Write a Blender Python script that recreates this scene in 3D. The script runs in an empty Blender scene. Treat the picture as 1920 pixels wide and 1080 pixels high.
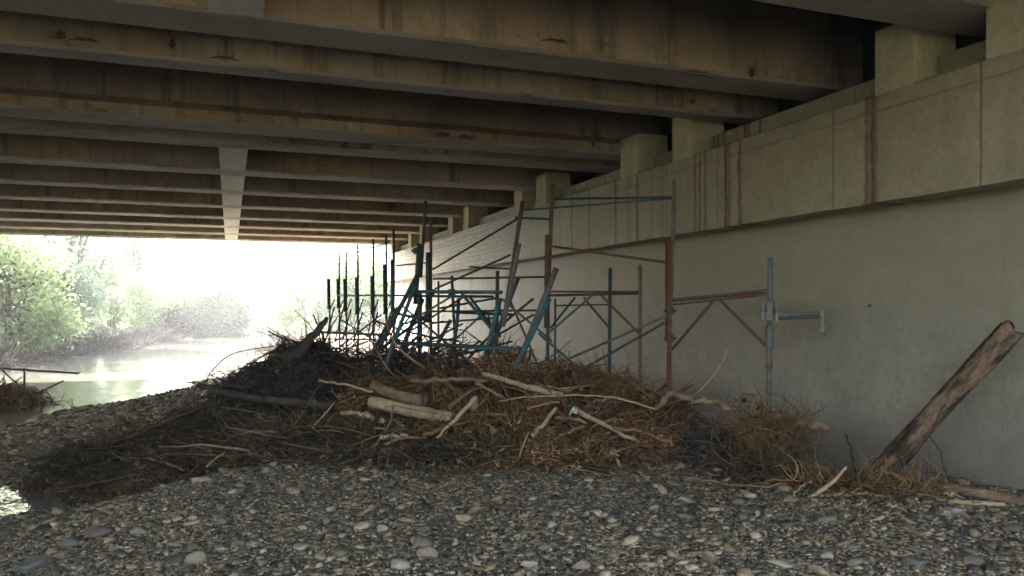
import bpy, math, random
import numpy as np
from mathutils import Vector
random.seed(7); rng = np.random.default_rng(7)
C = bpy.context.scene.collection
sc = bpy.context.scene
rad = math.radians
# ------------------------------------------------------------------ camera
CH = 1.62            # camera height
D = 6.0              # face of the cap beam
YAW = rad(20.1)
F = 1445.0
cd = bpy.data.cameras.new('camera'); cam = bpy.data.objects.new('camera', cd); C.objects.link(cam)
cam.location = (0, 0, CH); cam.rotation_euler = (rad(90), 0, -YAW)
cd.sensor_width = 36; cd.lens = 36*F/1920; cd.shift_y = 35/1920; cd.clip_start = .05; cd.clip_end = 3000
sc.camera = cam
# ------------------------------------------------------------------ world, sun, exposure
SUN_EL, SUN_AZ = rad(34), rad(-32)      # azimuth measured from +Y towards +X
w = bpy.data.worlds.new('World'); sc.world = w; w.use_nodes = True
nt = w.node_tree; bg = nt.nodes['Background']
sky = nt.nodes.new('ShaderNodeTexSky'); sky.sky_type = 'NISHITA'; sky.sun_disc = False
sky.sun_elevation = SUN_EL; sky.sun_rotation = SUN_AZ; sky.dust_density = 4.0; sky.air_density = 1.0; sky.ozone_density = .6
tn = nt.nodes.new('ShaderNodeMix'); tn.data_type = 'RGBA'; tn.blend_type = 'MULTIPLY'; tn.inputs[0].default_value = 1; tn.inputs[7].default_value = (1, .97, .91, 1)
nt.links.new(sky.outputs[0], tn.inputs[6]); nt.links.new(tn.outputs[2], bg.inputs[0]); bg.inputs[1].default_value = .15
sd = bpy.data.lights.new('sun', 'SUN'); sun = bpy.data.objects.new('sun', sd); C.objects.link(sun)
sd.energy = 5.0; sd.angle = rad(.5); sd.color = (1, .97, .93)
sv = Vector((math.sin(SUN_AZ)*math.cos(SUN_EL), math.cos(SUN_AZ)*math.cos(SUN_EL), math.sin(SUN_EL)))
sun.rotation_euler = sv.to_track_quat('Z', 'Y').to_euler()
sc.view_settings.view_transform = 'Standard'; sc.view_settings.look = 'None'
sc.view_settings.exposure = 3.66; sc.view_settings.gamma = 1
# ------------------------------------------------------------------ pixel -> point
FW = np.array([math.sin(YAW), math.cos(YAW), 0]); RT = np.array([math.cos(YAW), -math.sin(YAW), 0]); UP = np.array([0, 0, 1.])
CAM = np.array([0, 0, CH])
def P(px, py, t):
    return CAM + t*(FW + (px-960)/F*RT - (py-575)/F*UP)
def wall_y(px, X=D):
    u = (px-960)/F; d = FW+u*RT; return X*d[1]/d[0]
# ------------------------------------------------------------------ object helpers
def mk(name, verts, faces, mat, parent=None, origin=None, smooth=False, label=None, cat=None, group=None, kind=None):
    verts = np.asarray(verts, dtype=float).reshape(-1, 3)
    if parent is not None: origin = np.array(parent['_o'])
    elif origin is None:
        origin = np.array([verts[:, 0].mean(), verts[:, 1].mean(), verts[:, 2].min()])
    me = bpy.data.meshes.new(name)
    vv = verts - np.asarray(origin)
    if isinstance(faces, np.ndarray):
        n, k = faces.shape
        me.vertices.add(len(vv)); me.vertices.foreach_set('co', vv.ravel())
        me.loops.add(n*k); me.loops.foreach_set('vertex_index', faces.ravel().astype(np.int32))
        me.polygons.add(n); me.polygons.foreach_set('loop_start', (np.arange(n)*k).astype(np.int32))
        me.update(calc_edges=True); me.validate()
    else:
        me.from_pydata(vv.tolist(), [], [list(f) for f in faces]); me.update()
    me.materials.append(mat)
    if smooth: me.polygons.foreach_set('use_smooth', [True]*len(me.polygons))
    o = bpy.data.objects.new(name, me); C.objects.link(o)
    if parent is not None: o.parent = parent
    else: o.location = origin
    tag(o, label, cat, group, kind)
    return o
def tag(o, label=None, cat=None, group=None, kind=None):
    if label: o['label'] = label
    if cat: o['category'] = cat
    if group: o['group'] = group
    if kind: o['kind'] = kind
def thing(name, origin, label, cat, group=None):
    o = bpy.data.objects.new(name, None); C.objects.link(o); o.location = origin; o['_o'] = [float(v) for v in origin]
    o.empty_display_size = .2
    tag(o, label, cat, group); return o
def join(parts):
    V, Fc, n = [], [], 0
    for v, f in parts:
        v = np.asarray(v, float).reshape(-1, 3); V.append(v); Fc += [[i+n for i in ff] for ff in f]; n += len(v)
    return np.vstack(V), Fc
def box(a, b):
    x0, y0, z0 = a; x1, y1, z1 = b
    v = [(x0,y0,z0),(x1,y0,z0),(x1,y1,z0),(x0,y1,z0),(x0,y0,z1),(x1,y0,z1),(x1,y1,z1),(x0,y1,z1)]
    return v, [(0,3,2,1),(4,5,6,7),(0,1,5,4),(1,2,6,5),(2,3,7,6),(3,0,4,7)]
def prism_x(prof, x0, x1, nseg=1):      # profile of (y, z), counter-clockwise seen from +x
    n = len(prof); xs = np.linspace(x0, x1, nseg+1)
    v = [(x, y, z) for x in xs for y, z in prof]
    f = [tuple(range(n))[::-1], tuple(nseg*n+i for i in range(n))]
    for s in range(nseg):
        for i in range(n): j = (i+1) % n; f.append((s*n+i, s*n+j, (s+1)*n+j, (s+1)*n+i))
    return v, f
def tube(pts, r, n=8, cap=True):
    pts = np.asarray(pts, float); K = len(pts)
    r = np.full(K, r) if np.isscalar(r) else np.asarray(r, float)
    tg = np.gradient(pts, axis=0); tg /= np.linalg.norm(tg, axis=1)[:, None]+1e-9
    a = np.array([0, 0, 1.]) if abs(tg[0][2]) < .8 else np.array([1., 0, 0])
    V = []
    for i in range(K):
        s = np.cross(tg[i], a); s /= np.linalg.norm(s)+1e-9; b = np.cross(s, tg[i])
        for k in range(n):
            th = 2*math.pi*k/n; V.append(pts[i]+r[i]*(math.cos(th)*s+math.sin(th)*b))
    f = [(i*n+k, i*n+(k+1) % n, (i+1)*n+(k+1) % n, (i+1)*n+k) for i in range(K-1) for k in range(n)]
    if cap: f += [tuple(range(n))[::-1], tuple((K-1)*n+k for k in range(n))]
    return np.array(V), f
def hollow(p0, p1, r, n=10):            # open pipe with a wall
    p0 = np.asarray(p0, float); p1 = np.asarray(p1, float)
    d = (p1-p0); d /= np.linalg.norm(d)
    return tube([p0, p0+d*.002, p1-d*.002, p1, p1-d*.06], [r*.8, r, r, r*.8, r*.8], n, True)
def many_tubes(paths, radii, n=3):      # paths (N,K,3), radii (N,K) -> verts, faces
    N, K, _ = paths.shape
    tg = np.gradient(paths, axis=1); tg /= np.linalg.norm(tg, axis=2)[..., None]+1e-9
    a = np.where(np.abs(tg[:, :1, 2:3]) < .8, np.array([0, 0, 1.]), np.array([1., 0, 0]))
    s = np.cross(tg, np.broadcast_to(a, tg.shape)); s /= np.linalg.norm(s, axis=2)[..., None]+1e-9
    b = np.cross(s, tg)
    th = np.arange(n)*2*np.pi/n
    V = paths[:, :, None, :]+radii[:, :, None, None]*(np.cos(th)[None, None, :, None]*s[:, :, None, :]+np.sin(th)[None, None, :, None]*b[:, :, None, :])
    V = V.reshape(-1, 3)
    base = (np.arange(N)*K*n)[:, None, None]
    i = np.arange(K-1)[None, :, None]; k = np.arange(n)[None, None, :]; k2 = (k+1) % n
    f = np.stack([base+i*n+k, base+i*n+k2, base+(i+1)*n+k2, base+(i+1)*n+k], -1).reshape(-1, 4)
    return V, f
# ------------------------------------------------------------------ materials
class NT:
    def __init__(s, name):
        s.m = bpy.data.materials.new(name); s.m.use_nodes = True; s.t = s.m.node_tree; s.b = s.t.nodes['Principled BSDF']
        s.pos = s.n('ShaderNodeNewGeometry')
    def n(s, ty, **k):
        o = s.t.nodes.new(ty)
        for a, v in k.items(): setattr(o, a, v)
        return o
    def l(s, a, b): s.t.links.new(a, b)
    def noise(s, scale, detail=4, rough=.6, st=(1, 1, 1), vec=None):
        mp = s.n('ShaderNodeVectorMath', operation='MULTIPLY'); s.l(vec or s.pos.outputs['Position'], mp.inputs[0]); mp.inputs[1].default_value = st
        o = s.n('ShaderNodeTexNoise'); s.l(mp.outputs[0], o.inputs['Vector']); o.inputs['Scale'].default_value = scale
        o.inputs['Detail'].default_value = detail; o.inputs['Roughness'].default_value = rough; return o.outputs[0]
    def voro(s, scale, feature='F1', st=(1, 1, 1)):
        mp = s.n('ShaderNodeVectorMath', operation='MULTIPLY'); s.l(s.pos.outputs['Position'], mp.inputs[0]); mp.inputs[1].default_value = st
        o = s.n('ShaderNodeTexVoronoi', feature=feature); s.l(mp.outputs[0], o.inputs['Vector']); o.inputs['Scale'].default_value = scale; return o
    def ramp(s, fac, stops):
        o = s.n('ShaderNodeValToRGB'); s.l(fac, o.inputs[0]); e = o.color_ramp.elements
        while len(e) < len(stops): e.new(.5)
        for el, (p, c) in zip(e, stops):
            el.position = p; el.color = (c[0], c[1], c[2], 1) if not np.isscalar(c) else (c, c, c, 1)
        return o.outputs[0]
    def mix(s, fac, a, b, mode='MIX'):
        o = s.n('ShaderNodeMix', data_type='RGBA', blend_type=mode)
        for v, i in ((fac, 0), (a, 6), (b, 7)):
            if hasattr(v, 'is_linked'): s.l(v, o.inputs[i])
            elif i == 0: o.inputs[0].default_value = v
            else: o.inputs[i].default_value = (v[0], v[1], v[2], 1)
        return o.outputs[2]
    def math(s, op, a, b=None, c=None, clamp=False):
        o = s.n('ShaderNodeMath', operation=op); o.use_clamp = clamp
        for i, v in enumerate((a, b, c)):
            if v is None: continue
            if hasattr(v, 'is_linked'): s.l(v, o.inputs[i])
            else: o.inputs[i].default_value = v
        return o.outputs[0]
    def xyz(s):
        o = s.n('ShaderNodeSeparateXYZ'); s.l(s.pos.outputs['Position'], o.inputs[0]); return o.outputs
    def fin(s, col, rough=.85, bump=None, dist=.01, strength=.6, spec=.3, metal=0):
        if hasattr(col, 'is_linked'): s.l(col, s.b.inputs['Base Color'])
        else: s.b.inputs['Base Color'].default_value = (*col, 1)
        if hasattr(rough, 'is_linked'): s.l(rough, s.b.inputs['Roughness'])
        else: s.b.inputs['Roughness'].default_value = rough
        s.b.inputs['Specular IOR Level'].default_value = spec; s.b.inputs['Metallic'].default_value = metal
        if bump is not None:
            o = s.n('ShaderNodeBump'); o.inputs['Strength'].default_value = strength; o.inputs['Distance'].default_value = dist
            s.l(bump, o.inputs['Height']); s.l(o.outputs[0], s.b.inputs['Normal'])
        return s.m
def line_mask(T, coord, centre, half, soft, wob=None):   # 1 on a line coord==centre
    d = T.math('SUBTRACT', coord, centre)
    if wob is not None: d = T.math('ADD', d, wob)
    d = T.math('ABSOLUTE', d)
    o = T.n('ShaderNodeMapRange'); T.l(d, o.inputs[0]); o.inputs[1].default_value = half; o.inputs[2].default_value = half+soft
    o.inputs[3].default_value = 1; o.inputs[4].default_value = 0; return o.outputs[0]
def mat_concrete(name, c1, c2, c3, streak=.5, boards=False, bumpd=.006):
    T = NT(name)
    big = T.noise(.55, 5, .65); med = T.noise(3.5, 5, .7); fine = T.noise(38, 3, .6)
    col = T.ramp(big, [(.3, c1), (.52, c2), (.72, c3)])
    col = T.mix(T.ramp(med, [(.4, .0), (.72, .5)]), col, tuple(.5*v for v in c2))
    col = T.mix(T.ramp(T.noise(14, 5, .8), [(.48, .0), (.68, .4)]), col, tuple(.5*v for v in c2))
    st = T.noise(3.2, 4, .7, (1.3, 1.3, .09))
    col = T.mix(T.math('MULTIPLY', T.ramp(st, [(.52, .0), (.7, 1.)]), streak), col, tuple(.3*v for v in c2))
    pits = T.ramp(T.noise(60, 2, .5), [(.66, .0), (.72, 1.)])
    col = T.mix(T.math('MULTIPLY', pits, .5), col, tuple(.35*v for v in c2))
    h = T.math('ADD', T.math('MULTIPLY', med, .7), T.math('MULTIPLY', fine, .25))
    h = T.math('SUBTRACT', h, T.math('MULTIPLY', pits, .4))
    return T, col, h
# girder concrete: greyish brown, tan, darker towards the top
T, col, h = mat_concrete('girder_concrete', (.19, .145, .09), (.33, .26, .165), (.46, .375, .25), .95)
z = T.xyz()[2]
spall = T.ramp(T.noise(2.2, 6, .75, (1, 1, 2)), [(.60, .0), (.63, 1.)])
low = T.n('ShaderNodeMapRange'); T.l(z, low.inputs[0]); low.inputs[1].default_value = CH+2.51+.02; low.inputs[2].default_value = CH+2.51+.32; low.inputs[3].default_value = 1; low.inputs[4].default_value = 0
col = T.mix(T.math('MULTIPLY', T.math('MULTIPLY', spall, low.outputs[0]), .8), col, (.11, .065, .035))
stain_shade_z = T.math('ADD', z, T.math('MULTIPLY', T.noise(1.3, 4, .6, (.4, 1, 1)), .55))
soot = T.n('ShaderNodeMapRange'); T.l(stain_shade_z, soot.inputs[0]); soot.inputs[1].default_value = CH+2.51+.48; soot.inputs[2].default_value = CH+2.51+.95
col = T.mix(T.math('MULTIPLY', soot.outputs[0], .72), col, (.055, .048, .04))  # darker upwards: stain together with recess shade painted between the girders
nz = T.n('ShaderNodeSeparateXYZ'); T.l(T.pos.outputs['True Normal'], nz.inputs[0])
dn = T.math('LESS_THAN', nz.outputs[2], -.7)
ucol_lit = T.ramp(T.noise(1.6, 6, .7, (.5, 1, 1)), [(.3, (.17, .145, .115)), (.5, (.30, .275, .235)), (.7, (.38, .35, .31))])
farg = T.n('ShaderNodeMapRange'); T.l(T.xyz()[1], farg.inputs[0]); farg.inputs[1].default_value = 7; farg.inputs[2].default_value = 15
ucol_lit = T.mix(farg.outputs[0], T.mix(.45, ucol_lit, (.16, .13, .095)), ucol_lit)  # nearer undersides painted darker, far ones lighter, after the light from outside
col = T.mix(dn, col, ucol_lit)  # paler undersides: light bounced up from water and ground, put into the colour
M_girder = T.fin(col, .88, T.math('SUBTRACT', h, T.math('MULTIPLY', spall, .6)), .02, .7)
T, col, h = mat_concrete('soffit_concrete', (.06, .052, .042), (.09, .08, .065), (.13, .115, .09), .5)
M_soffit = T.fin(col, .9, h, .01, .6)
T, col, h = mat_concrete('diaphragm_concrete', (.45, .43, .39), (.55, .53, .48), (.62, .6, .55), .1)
M_dia = T.fin(col, .88, h, .01, .6)
# cap beam: painted grey-olive with rust streaks, panel joints and board marks
T, col, h = mat_concrete('cap_concrete', (.265, .222, .13), (.315, .265, .16), (.36, .31, .195), .2)
x_, y_, z_ = T.xyz()
wob = T.math('MULTIPLY', T.math('SUBTRACT', T.noise(2.5, 6, .8, (0, 2.5, 1)), .5), .16)
acc = None
for px, hw, amt in ((1303, .012, .55), (1312, .010, .7), (1322, .008, .6), (1345, .006, .3), (1361, .026, .8), (1367, .01, .6), (1387, .012, .9), (1625, .007, .6), (1635, .012, .75), (1641, .005, .5),
                    (1195, .028, .75), (1154, .030, .7), (1178, .01, .35), (1222, .012, .35), (1242, .012, .3), (1105, .02, .5), (1072, .03, .6), (1042, .02, .4), (1050, .03, .4), (1000, .03, .25)):
    m = T.math('MULTIPLY', line_mask(T, y_, wall_y(px), hw*.6, .04, wob), min(1, amt*1.3))
    acc = m if acc is None else T.math('MAXIMUM', acc, m)
acc = T.math('MULTIPLY', acc, T.ramp(T.noise(9, 4, .8, (0, 6, .35)), [(.34, .5), (.5, 1.)]))
acc = T.math('MULTIPLY', acc, T.ramp(T.noise(2.0, 5, .7, (1, 3, .8)), [(.25, .5), (.5, 1.)]))
col = T.mix(acc, col, (.075, .03, .006))
jn = None
for px in (1562, 1838, 1105, 1250, 930, 860):
    m = line_mask(T, y_, wall_y(px), .004, .012, T.math('MULTIPLY', wob, .15)); jn = m if jn is None else T.math('MAXIMUM', jn, m)
zj = T.math('MULTIPLY', line_mask(T, z_, CH+1.93, .004, .012, T.math('MULTIPLY', wob, .2)), .6)
jn = T.math('MAXIMUM', jn, zj)
col = T.mix(T.math('MULTIPLY', jn, .55), col, (.06, .05, .03))
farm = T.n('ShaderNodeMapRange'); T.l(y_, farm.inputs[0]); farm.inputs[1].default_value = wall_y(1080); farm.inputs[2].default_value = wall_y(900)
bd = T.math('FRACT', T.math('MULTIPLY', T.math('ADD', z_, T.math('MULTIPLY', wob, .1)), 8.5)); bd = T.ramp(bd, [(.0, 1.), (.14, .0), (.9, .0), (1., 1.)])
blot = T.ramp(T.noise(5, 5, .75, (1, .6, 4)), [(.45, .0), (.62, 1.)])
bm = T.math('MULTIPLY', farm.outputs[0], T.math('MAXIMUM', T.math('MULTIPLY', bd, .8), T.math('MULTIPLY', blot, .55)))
col = T.mix(farm.outputs[0], col, T.mix(.65, col, (.58, .58, .55)))  # far end lightened in the colour for the light from the far opening
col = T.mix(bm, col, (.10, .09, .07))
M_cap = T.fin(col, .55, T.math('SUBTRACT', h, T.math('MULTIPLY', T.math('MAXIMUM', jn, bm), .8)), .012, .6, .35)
T, col, h = mat_concrete('pillar_concrete', (.40, .355, .21), (.46, .41, .25), (.52, .47, .30), .15)
M_pill = T.fin(col, .7, h, .01, .5, .3)
# lower wall
T, col, h = mat_concrete('wall_concrete', (.275, .24, .185), (.33, .295, .23), (.375, .34, .275), .06)
x_, y_, z_ = T.xyz()
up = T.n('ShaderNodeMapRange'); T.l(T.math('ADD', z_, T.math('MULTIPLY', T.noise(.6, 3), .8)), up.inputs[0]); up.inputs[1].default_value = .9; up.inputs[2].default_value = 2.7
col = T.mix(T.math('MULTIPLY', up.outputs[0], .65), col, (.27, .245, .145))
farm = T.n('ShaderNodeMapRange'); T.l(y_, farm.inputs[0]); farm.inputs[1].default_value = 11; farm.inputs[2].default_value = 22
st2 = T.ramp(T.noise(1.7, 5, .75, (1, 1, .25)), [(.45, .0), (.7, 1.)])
col = T.mix(farm.outputs[0], col, (.53, .54, .54))  # pale far end: daylight from the opening put into the wall colour
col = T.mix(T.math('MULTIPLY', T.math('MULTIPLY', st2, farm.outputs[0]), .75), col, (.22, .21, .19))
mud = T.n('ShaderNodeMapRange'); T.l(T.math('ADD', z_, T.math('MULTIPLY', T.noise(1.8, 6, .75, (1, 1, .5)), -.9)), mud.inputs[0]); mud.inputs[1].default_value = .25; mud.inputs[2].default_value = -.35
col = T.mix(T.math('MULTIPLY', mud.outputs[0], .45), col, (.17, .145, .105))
sm_ = T.math('FRACT', T.math('DIVIDE', y_, 2.44)); sm_ = T.ramp(sm_, [(.0, 1.), (.006, .0), (.994, .0), (1., 1.)])
col = T.mix(T.math('MULTIPLY', sm_, .22), col, (.12, .11, .08))
scr = T.ramp(T.noise(3.0, 6, .8, (1, .35, 2.2)), [(.66, .0), (.70, 1.)]); col = T.mix(T.math('MULTIPLY', scr, .30), col, (.52, .5, .43))
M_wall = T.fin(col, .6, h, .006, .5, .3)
# ground
def pebble_cols(T, fac): return T.mix(1., T.ramp(fac, [(0, (.035, .030, .020)), (.22, (.085, .073, .047)), (.45, (.155, .135, .088)), (.60, (.21, .18, .115)), (.72, (.25, .185, .105)), (.86, (.36, .29, .18)), (1, (.46, .38, .26))]), (1.14, 1.02, .91), 'MULTIPLY')
T = NT('gravel_ground')
v = T.voro(26); v2 = T.voro(60)
rv = T.n('ShaderNodeSeparateColor'); T.l(v.outputs['Color'], rv.inputs[0])
col = pebble_cols(T, rv.outputs[0]); col = T.mix(T.ramp(T.noise(.5, 4), [(.3, .5), (.7, 0.)]), col, (.035, .033, .026))
hh = T.math('ADD', T.math('MULTIPLY', v.outputs[0], -1.), T.math('MULTIPLY', v2.outputs[0], -.4))
x_, y_, z_ = T.xyz()
gr = T.n('ShaderNodeMapRange'); T.l(T.math('ADD', z_, T.noise(.8, 4)), gr.inputs[0]); gr.inputs[1].default_value = .9; gr.inputs[2].default_value = 1.5
gcol = T.ramp(T.noise(6, 5, .7), [(.3, (.035, .055, .02)), (.6, (.085, .105, .035)), (.75, (.14, .12, .07))])
col = T.mix(gr.outputs[0], col, gcol)
M_ground = T.fin(col, .8, hh, .03, .9, .35)
T = NT('pebble_stone')
rn = T.pos.outputs['Random Per Island']
col = pebble_cols(T, rn); n1 = T.noise(30, 4, .7)
col = T.mix(T.ramp(n1, [(.35, .45), (.6, 0.)]), col, (.05, .047, .04))
patch = T.ramp(T.noise(.45, 3, .5), [(.4, .0), (.65, .5)])
col = T.mix(patch, col, T.mix(.35, col, (.085, .085, .085)))
M_pebble = T.fin(col, .62, n1, .006, .5, .4)
def mat_stone(name, c):
    T = NT(name); n1 = T.noise(14, 5, .7); n2 = T.noise(50, 3)
    return T.fin(T.mix(T.ramp(n1, [(.35, .6), (.65, .0)]), c, tuple(.45*a for a in c)), .7, T.math('ADD', n1, T.math('MULTIPLY', n2, .3)), .012, .6, .35)
M_st_pale = mat_stone('pale_stone', (.36, .31, .22)); M_st_red = mat_stone('reddish_stone', (.17, .115, .085)); M_st_grey = mat_stone('grey_stone', (.16, .145, .11)); M_st_tan = mat_stone('tan_stone', (.28, .21, .135))
# water
T = NT('river_water'); 
rp = T.noise(2.2, 3, .5, (1, .5, 1)); rp2 = T.noise(14, 2, .5, (1, .6, 1))
M_water = T.fin((.19, .195, .165), .04, T.math('ADD', rp, T.math('MULTIPLY', rp2, .18)), .045, .5, .6)
# wood and twigs
def mat_wood(name, ca, cb, cc, st=(1, 1, 1), island=False, rough=.85):
    T = NT(name); n1 = T.noise(9, 5, .75, st); n2 = T.noise(45, 3, .6, st)
    col = T.ramp(n1, [(.3, ca), (.5, cb), (.72, cc)])
    if island:
        col = T.ramp(T.pos.outputs['Random Per Island'], [(0, ca), (.35, tuple(.5*(a+b) for a, b in zip(ca, cb))), (.7, cb), (1, cc)])
        col = T.mix(T.ramp(T.noise(1.4, 4), [(.35, .55), (.6, 0.)]), col, tuple(.5*a for a in ca))
    return T.fin(col, rough, T.math('ADD', n1, T.math('MULTIPLY', n2, .5)), .01, .8, .25)
M_root = mat_wood('orange_brown_roots', (.09, .048, .022), (.30, .16, .07), (.50, .31, .155), island=True)
M_olive = mat_wood('olive_dry_grass', (.045, .033, .018), (.13, .09, .045), (.28, .21, .12), island=True)
M_darkbr = mat_wood('dark_brushwood', (.045, .036, .030), (.10, .078, .062), (.19, .15, .115), island=True)
M_greyt = mat_wood('grey_twigs', (.10, .085, .07), (.17, .145, .12), (.28, .24, .20), island=True)
M_soil = mat_wood('heap_soil', (.03, .019, .010), (.10, .06, .03), (.20, .12, .06))
M_dsoil = mat_wood('dark_heap_soil', (.018, .015, .012), (.04, .032, .026), (.07, .055, .042))
M_log = mat_wood('bare_brown_log', (.075, .045, .025), (.21, .135, .075), (.33, .22, .125), (.7, .7, .7))
M_tan = mat_wood('pale_stripped_wood', (.24, .16, .09), (.38, .27, .155), (.50, .37, .22))
M_dwood = mat_wood('dark_wet_wood', (.03, .024, .02), (.065, .05, .038), (.12, .09, .06))
M_bank = mat_wood('tree_bark', (.05, .04, .03), (.11, .09, .07), (.18, .15, .12))
def mat_bark():
    T = NT('burnt_bark_log')
    a = P(1622, 918, 6.85); b = P(1899, 615, 6.18); ax = (b-a)/np.linalg.norm(b-a); s1 = np.cross(ax, UP); s1 /= np.linalg.norm(s1); q1 = np.cross(s1, ax)
    cb = T.n('ShaderNodeCombineXYZ')
    for i, (vec, k) in enumerate(((s1, 1), (q1, 1), (ax, .32))):
        dp = T.n('ShaderNodeVectorMath', operation='DOT_PRODUCT'); T.l(T.pos.outputs['Position'], dp.inputs[0]); dp.inputs[1].default_value = tuple(vec*k); T.l(dp.outputs['Value'], cb.inputs[i])
    n1 = T.noise(9, 7, .75, (1, 1, 1), cb.outputs[0]); n2 = T.noise(55, 4, .7, (1, 1, 1), cb.outputs[0])
    col = T.ramp(n1, [(.38, (.032, .02, .014)), (.47, (.09, .056, .034)), (.53, (.21, .135, .08)), (.68, (.33, .22, .135))])
    x_, y_, z_ = T.xyz()
    return T.fin(T.mix(T.ramp(n2, [(.4, .5), (.6, 0.)]), col, (.04, .025, .016)), .85, T.math('ADD', T.math('MULTIPLY', n1, 1.2), T.math('MULTIPLY', n2, .5)), .025, .9, .2)
M_bark = mat_bark()
def mat_paint(name, c, rustlo, rusthi, rough=.55, c2=None):
    T = NT(name); n = T.noise(5, 6, .75); n2 = T.noise(40, 3)
    rust = T.ramp(n2, [(.3, (.05, .023, .012)), (.7, (.18, .075, .034))])
    base = T.mix(T.ramp(T.noise(12, 3), [(.4, 0.), (.7, .5)]), c, c2 or tuple(.55*v for v in c))
    f = T.ramp(n, [(rustlo, .0), (rusthi, 1.)])
    return T.fin(T.mix(f, base, rust), rough, T.math('ADD', n2, f), .004, .5, .4)
M_teal = mat_paint('teal_painted_steel', (.035, .125, .135), .52, .64)
M_tealgrey = mat_paint('faded_teal_steel', (.12, .145, .12), .47, .62, .6)
M_rust = mat_paint('rusty_steel', (.12, .12, .095), .36, .52, .8)
M_dark = mat_paint('dark_weathered_steel', (.03, .062, .065), .50, .66, .6)
M_zinc = mat_paint('galvanised_steel', (.22, .21, .17), .44, .60, .5)
def mat_leaf(name, a, b, c):
    T = NT(name)
    col = T.ramp(T.pos.outputs['Random Per Island'], [(0, a), (.5, b), (1, c)])
    out = T.t.nodes['Material Output']; T.t.nodes.remove(T.b)
    d = T.n('ShaderNodeBsdfDiffuse'); tr = T.n('ShaderNodeBsdfTranslucent'); mx = T.n('ShaderNodeMixShader'); mx.inputs[0].default_value = .45
    T.l(col, d.inputs[0]); T.l(col, tr.inputs[0]); T.l(d.outputs[0], mx.inputs[1]); T.l(tr.outputs[0], mx.inputs[2]); T.l(mx.outputs[0], out.inputs[0]); return T.m
M_leafA = mat_leaf('spring_green_leaves', (.20, .27, .12), (.30, .38, .2), (.42, .48, .3))
M_leafB = mat_leaf('dark_green_leaves', (.015, .035, .015), (.035, .065, .022), (.07, .11, .04))
M_leafC = mat_leaf('pale_grey_green_leaves', (.2, .28, .18), (.3, .38, .25), (.4, .46, .34))
# ------------------------------------------------------------------ ground height
WL = -.55
YS = [-400, -20, 0, 7, 8.9, 9.5, 10.4, 11.0, 12, 13.5, 15.6, 17.7, 20.4, 30, 42, 60, 80, 100, 400]
XS = [-4, -4, -4, -3.4, -2.6, -1.75, -1.6, -2.4, -3.3, -3.7, -3.85, -3.3, -1.1, .1, 2.2, 3.6, 4.6, 5, 5]
YL = [-400, 0, 33, 45, 55, 70, 80, 400]; XL = [-9.2, -9.2, -8.6, -6.3, -4.6, -3.2, -2.6, -2.6]
def sm(a): a = np.clip(a, 0, 1); return a*a*(3-2*a)
def vnoise(x, y, s):
    return (np.sin(x*s*1.3+1.7*np.sin(y*s*.9+.5))+np.sin(y*s*1.7+1.3*np.sin(x*s*1.1+2.1)))*.5
def gz(x, y):
    x = np.asarray(x, float); y = np.asarray(y, float)
    wig = .18*np.sin(y*2.3)+.10*np.sin(y*5.1+1)
    xs = np.interp(y, YS, XS)+wig*.6; xl = np.interp(y, YL, XL)+wig*2
    dr = x-xs; dl = xl-x
    zr = np.where(dr > 0, -WL*sm(dr/3.6)+.02, -.9*sm(-dr/2.5))
    ridge = .16*np.exp(-((x+2.9)/1.0)**2-((y-13.3)/1.4)**2)
    zl = np.where(dl > 0, 1.9*sm(dl/6)+.03, -.9*sm(-dl/2.0))
    z = WL+np.maximum(zr, zl)+ridge
    z += 1.6*sm((y-84)/10)*(1)               # river bends away behind a bank
    z += np.where(y > 33.5, 3.4*sm((x-6.5-.02*(y-33))/7), 0)*sm((y-33.5)/3)
    z += .035*vnoise(x, y, 1.1)+.018*vnoise(x+3, y-2, 2.7)
    z -= .30*np.exp(-((x-6.2)/1.0)**2-((y-7.2)/1.5)**2)
    z += .10*np.exp(-((x-4.5)/1.5)**2-((y-4.6)/1.0)**2)
    z += 7*sm((np.abs(x)-40)/80)+5*sm((y-120)/120)
    return z
def axis(lo, hi, a, b, fine, coarse_n):
    mid = np.arange(a, b, fine)
    l = a-np.geomspace(fine, a-lo, coarse_n)[::-1]; r = b+np.geomspace(fine, hi-b, coarse_n)
    return np.concatenate([l, mid, r])
gx = axis(-600, 600, -12, 9, .16, 34); gy = axis(-600, 900, 1, 44, .18, 40)
X, Y = np.meshgrid(gx, gy); Z = gz(X, Y)
nx, ny = len(gx), len(gy)
idx = np.arange(nx*ny).reshape(ny, nx)
fc = np.stack([idx[:-1, :-1], idx[:-1, 1:], idx[1:, 1:], idx[1:, :-1]], -1).reshape(-1, 4)
mk('gravel_ground', np.stack([X, Y, Z], -1).reshape(-1, 3), fc, M_ground, origin=(0, 0, 0), smooth=True, kind='structure')
mk('river_water', [(-30, -60, WL), (12, -60, WL), (12, 110, WL), (-30, 110, WL)], [(0, 1, 2, 3)], M_water, origin=(0, 0, WL), kind='structure')
# ------------------------------------------------------------------ abutment
Y0, Y1 = -1.0, 32.0
CT, CB, HB = CH+2.10, CH+1.03, CH+2.51
DECK = HB+1.25
ab = thing('bridge_abutment', (D+.35, 16, 0), 'tall grey concrete abutment wall with rust streaked cap beam behind the scaffolding', 'wall')
mk('wall', *box((D+.38, Y0, -1.6), (D+1.4, Y1, CB)), M_wall, ab)
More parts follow.
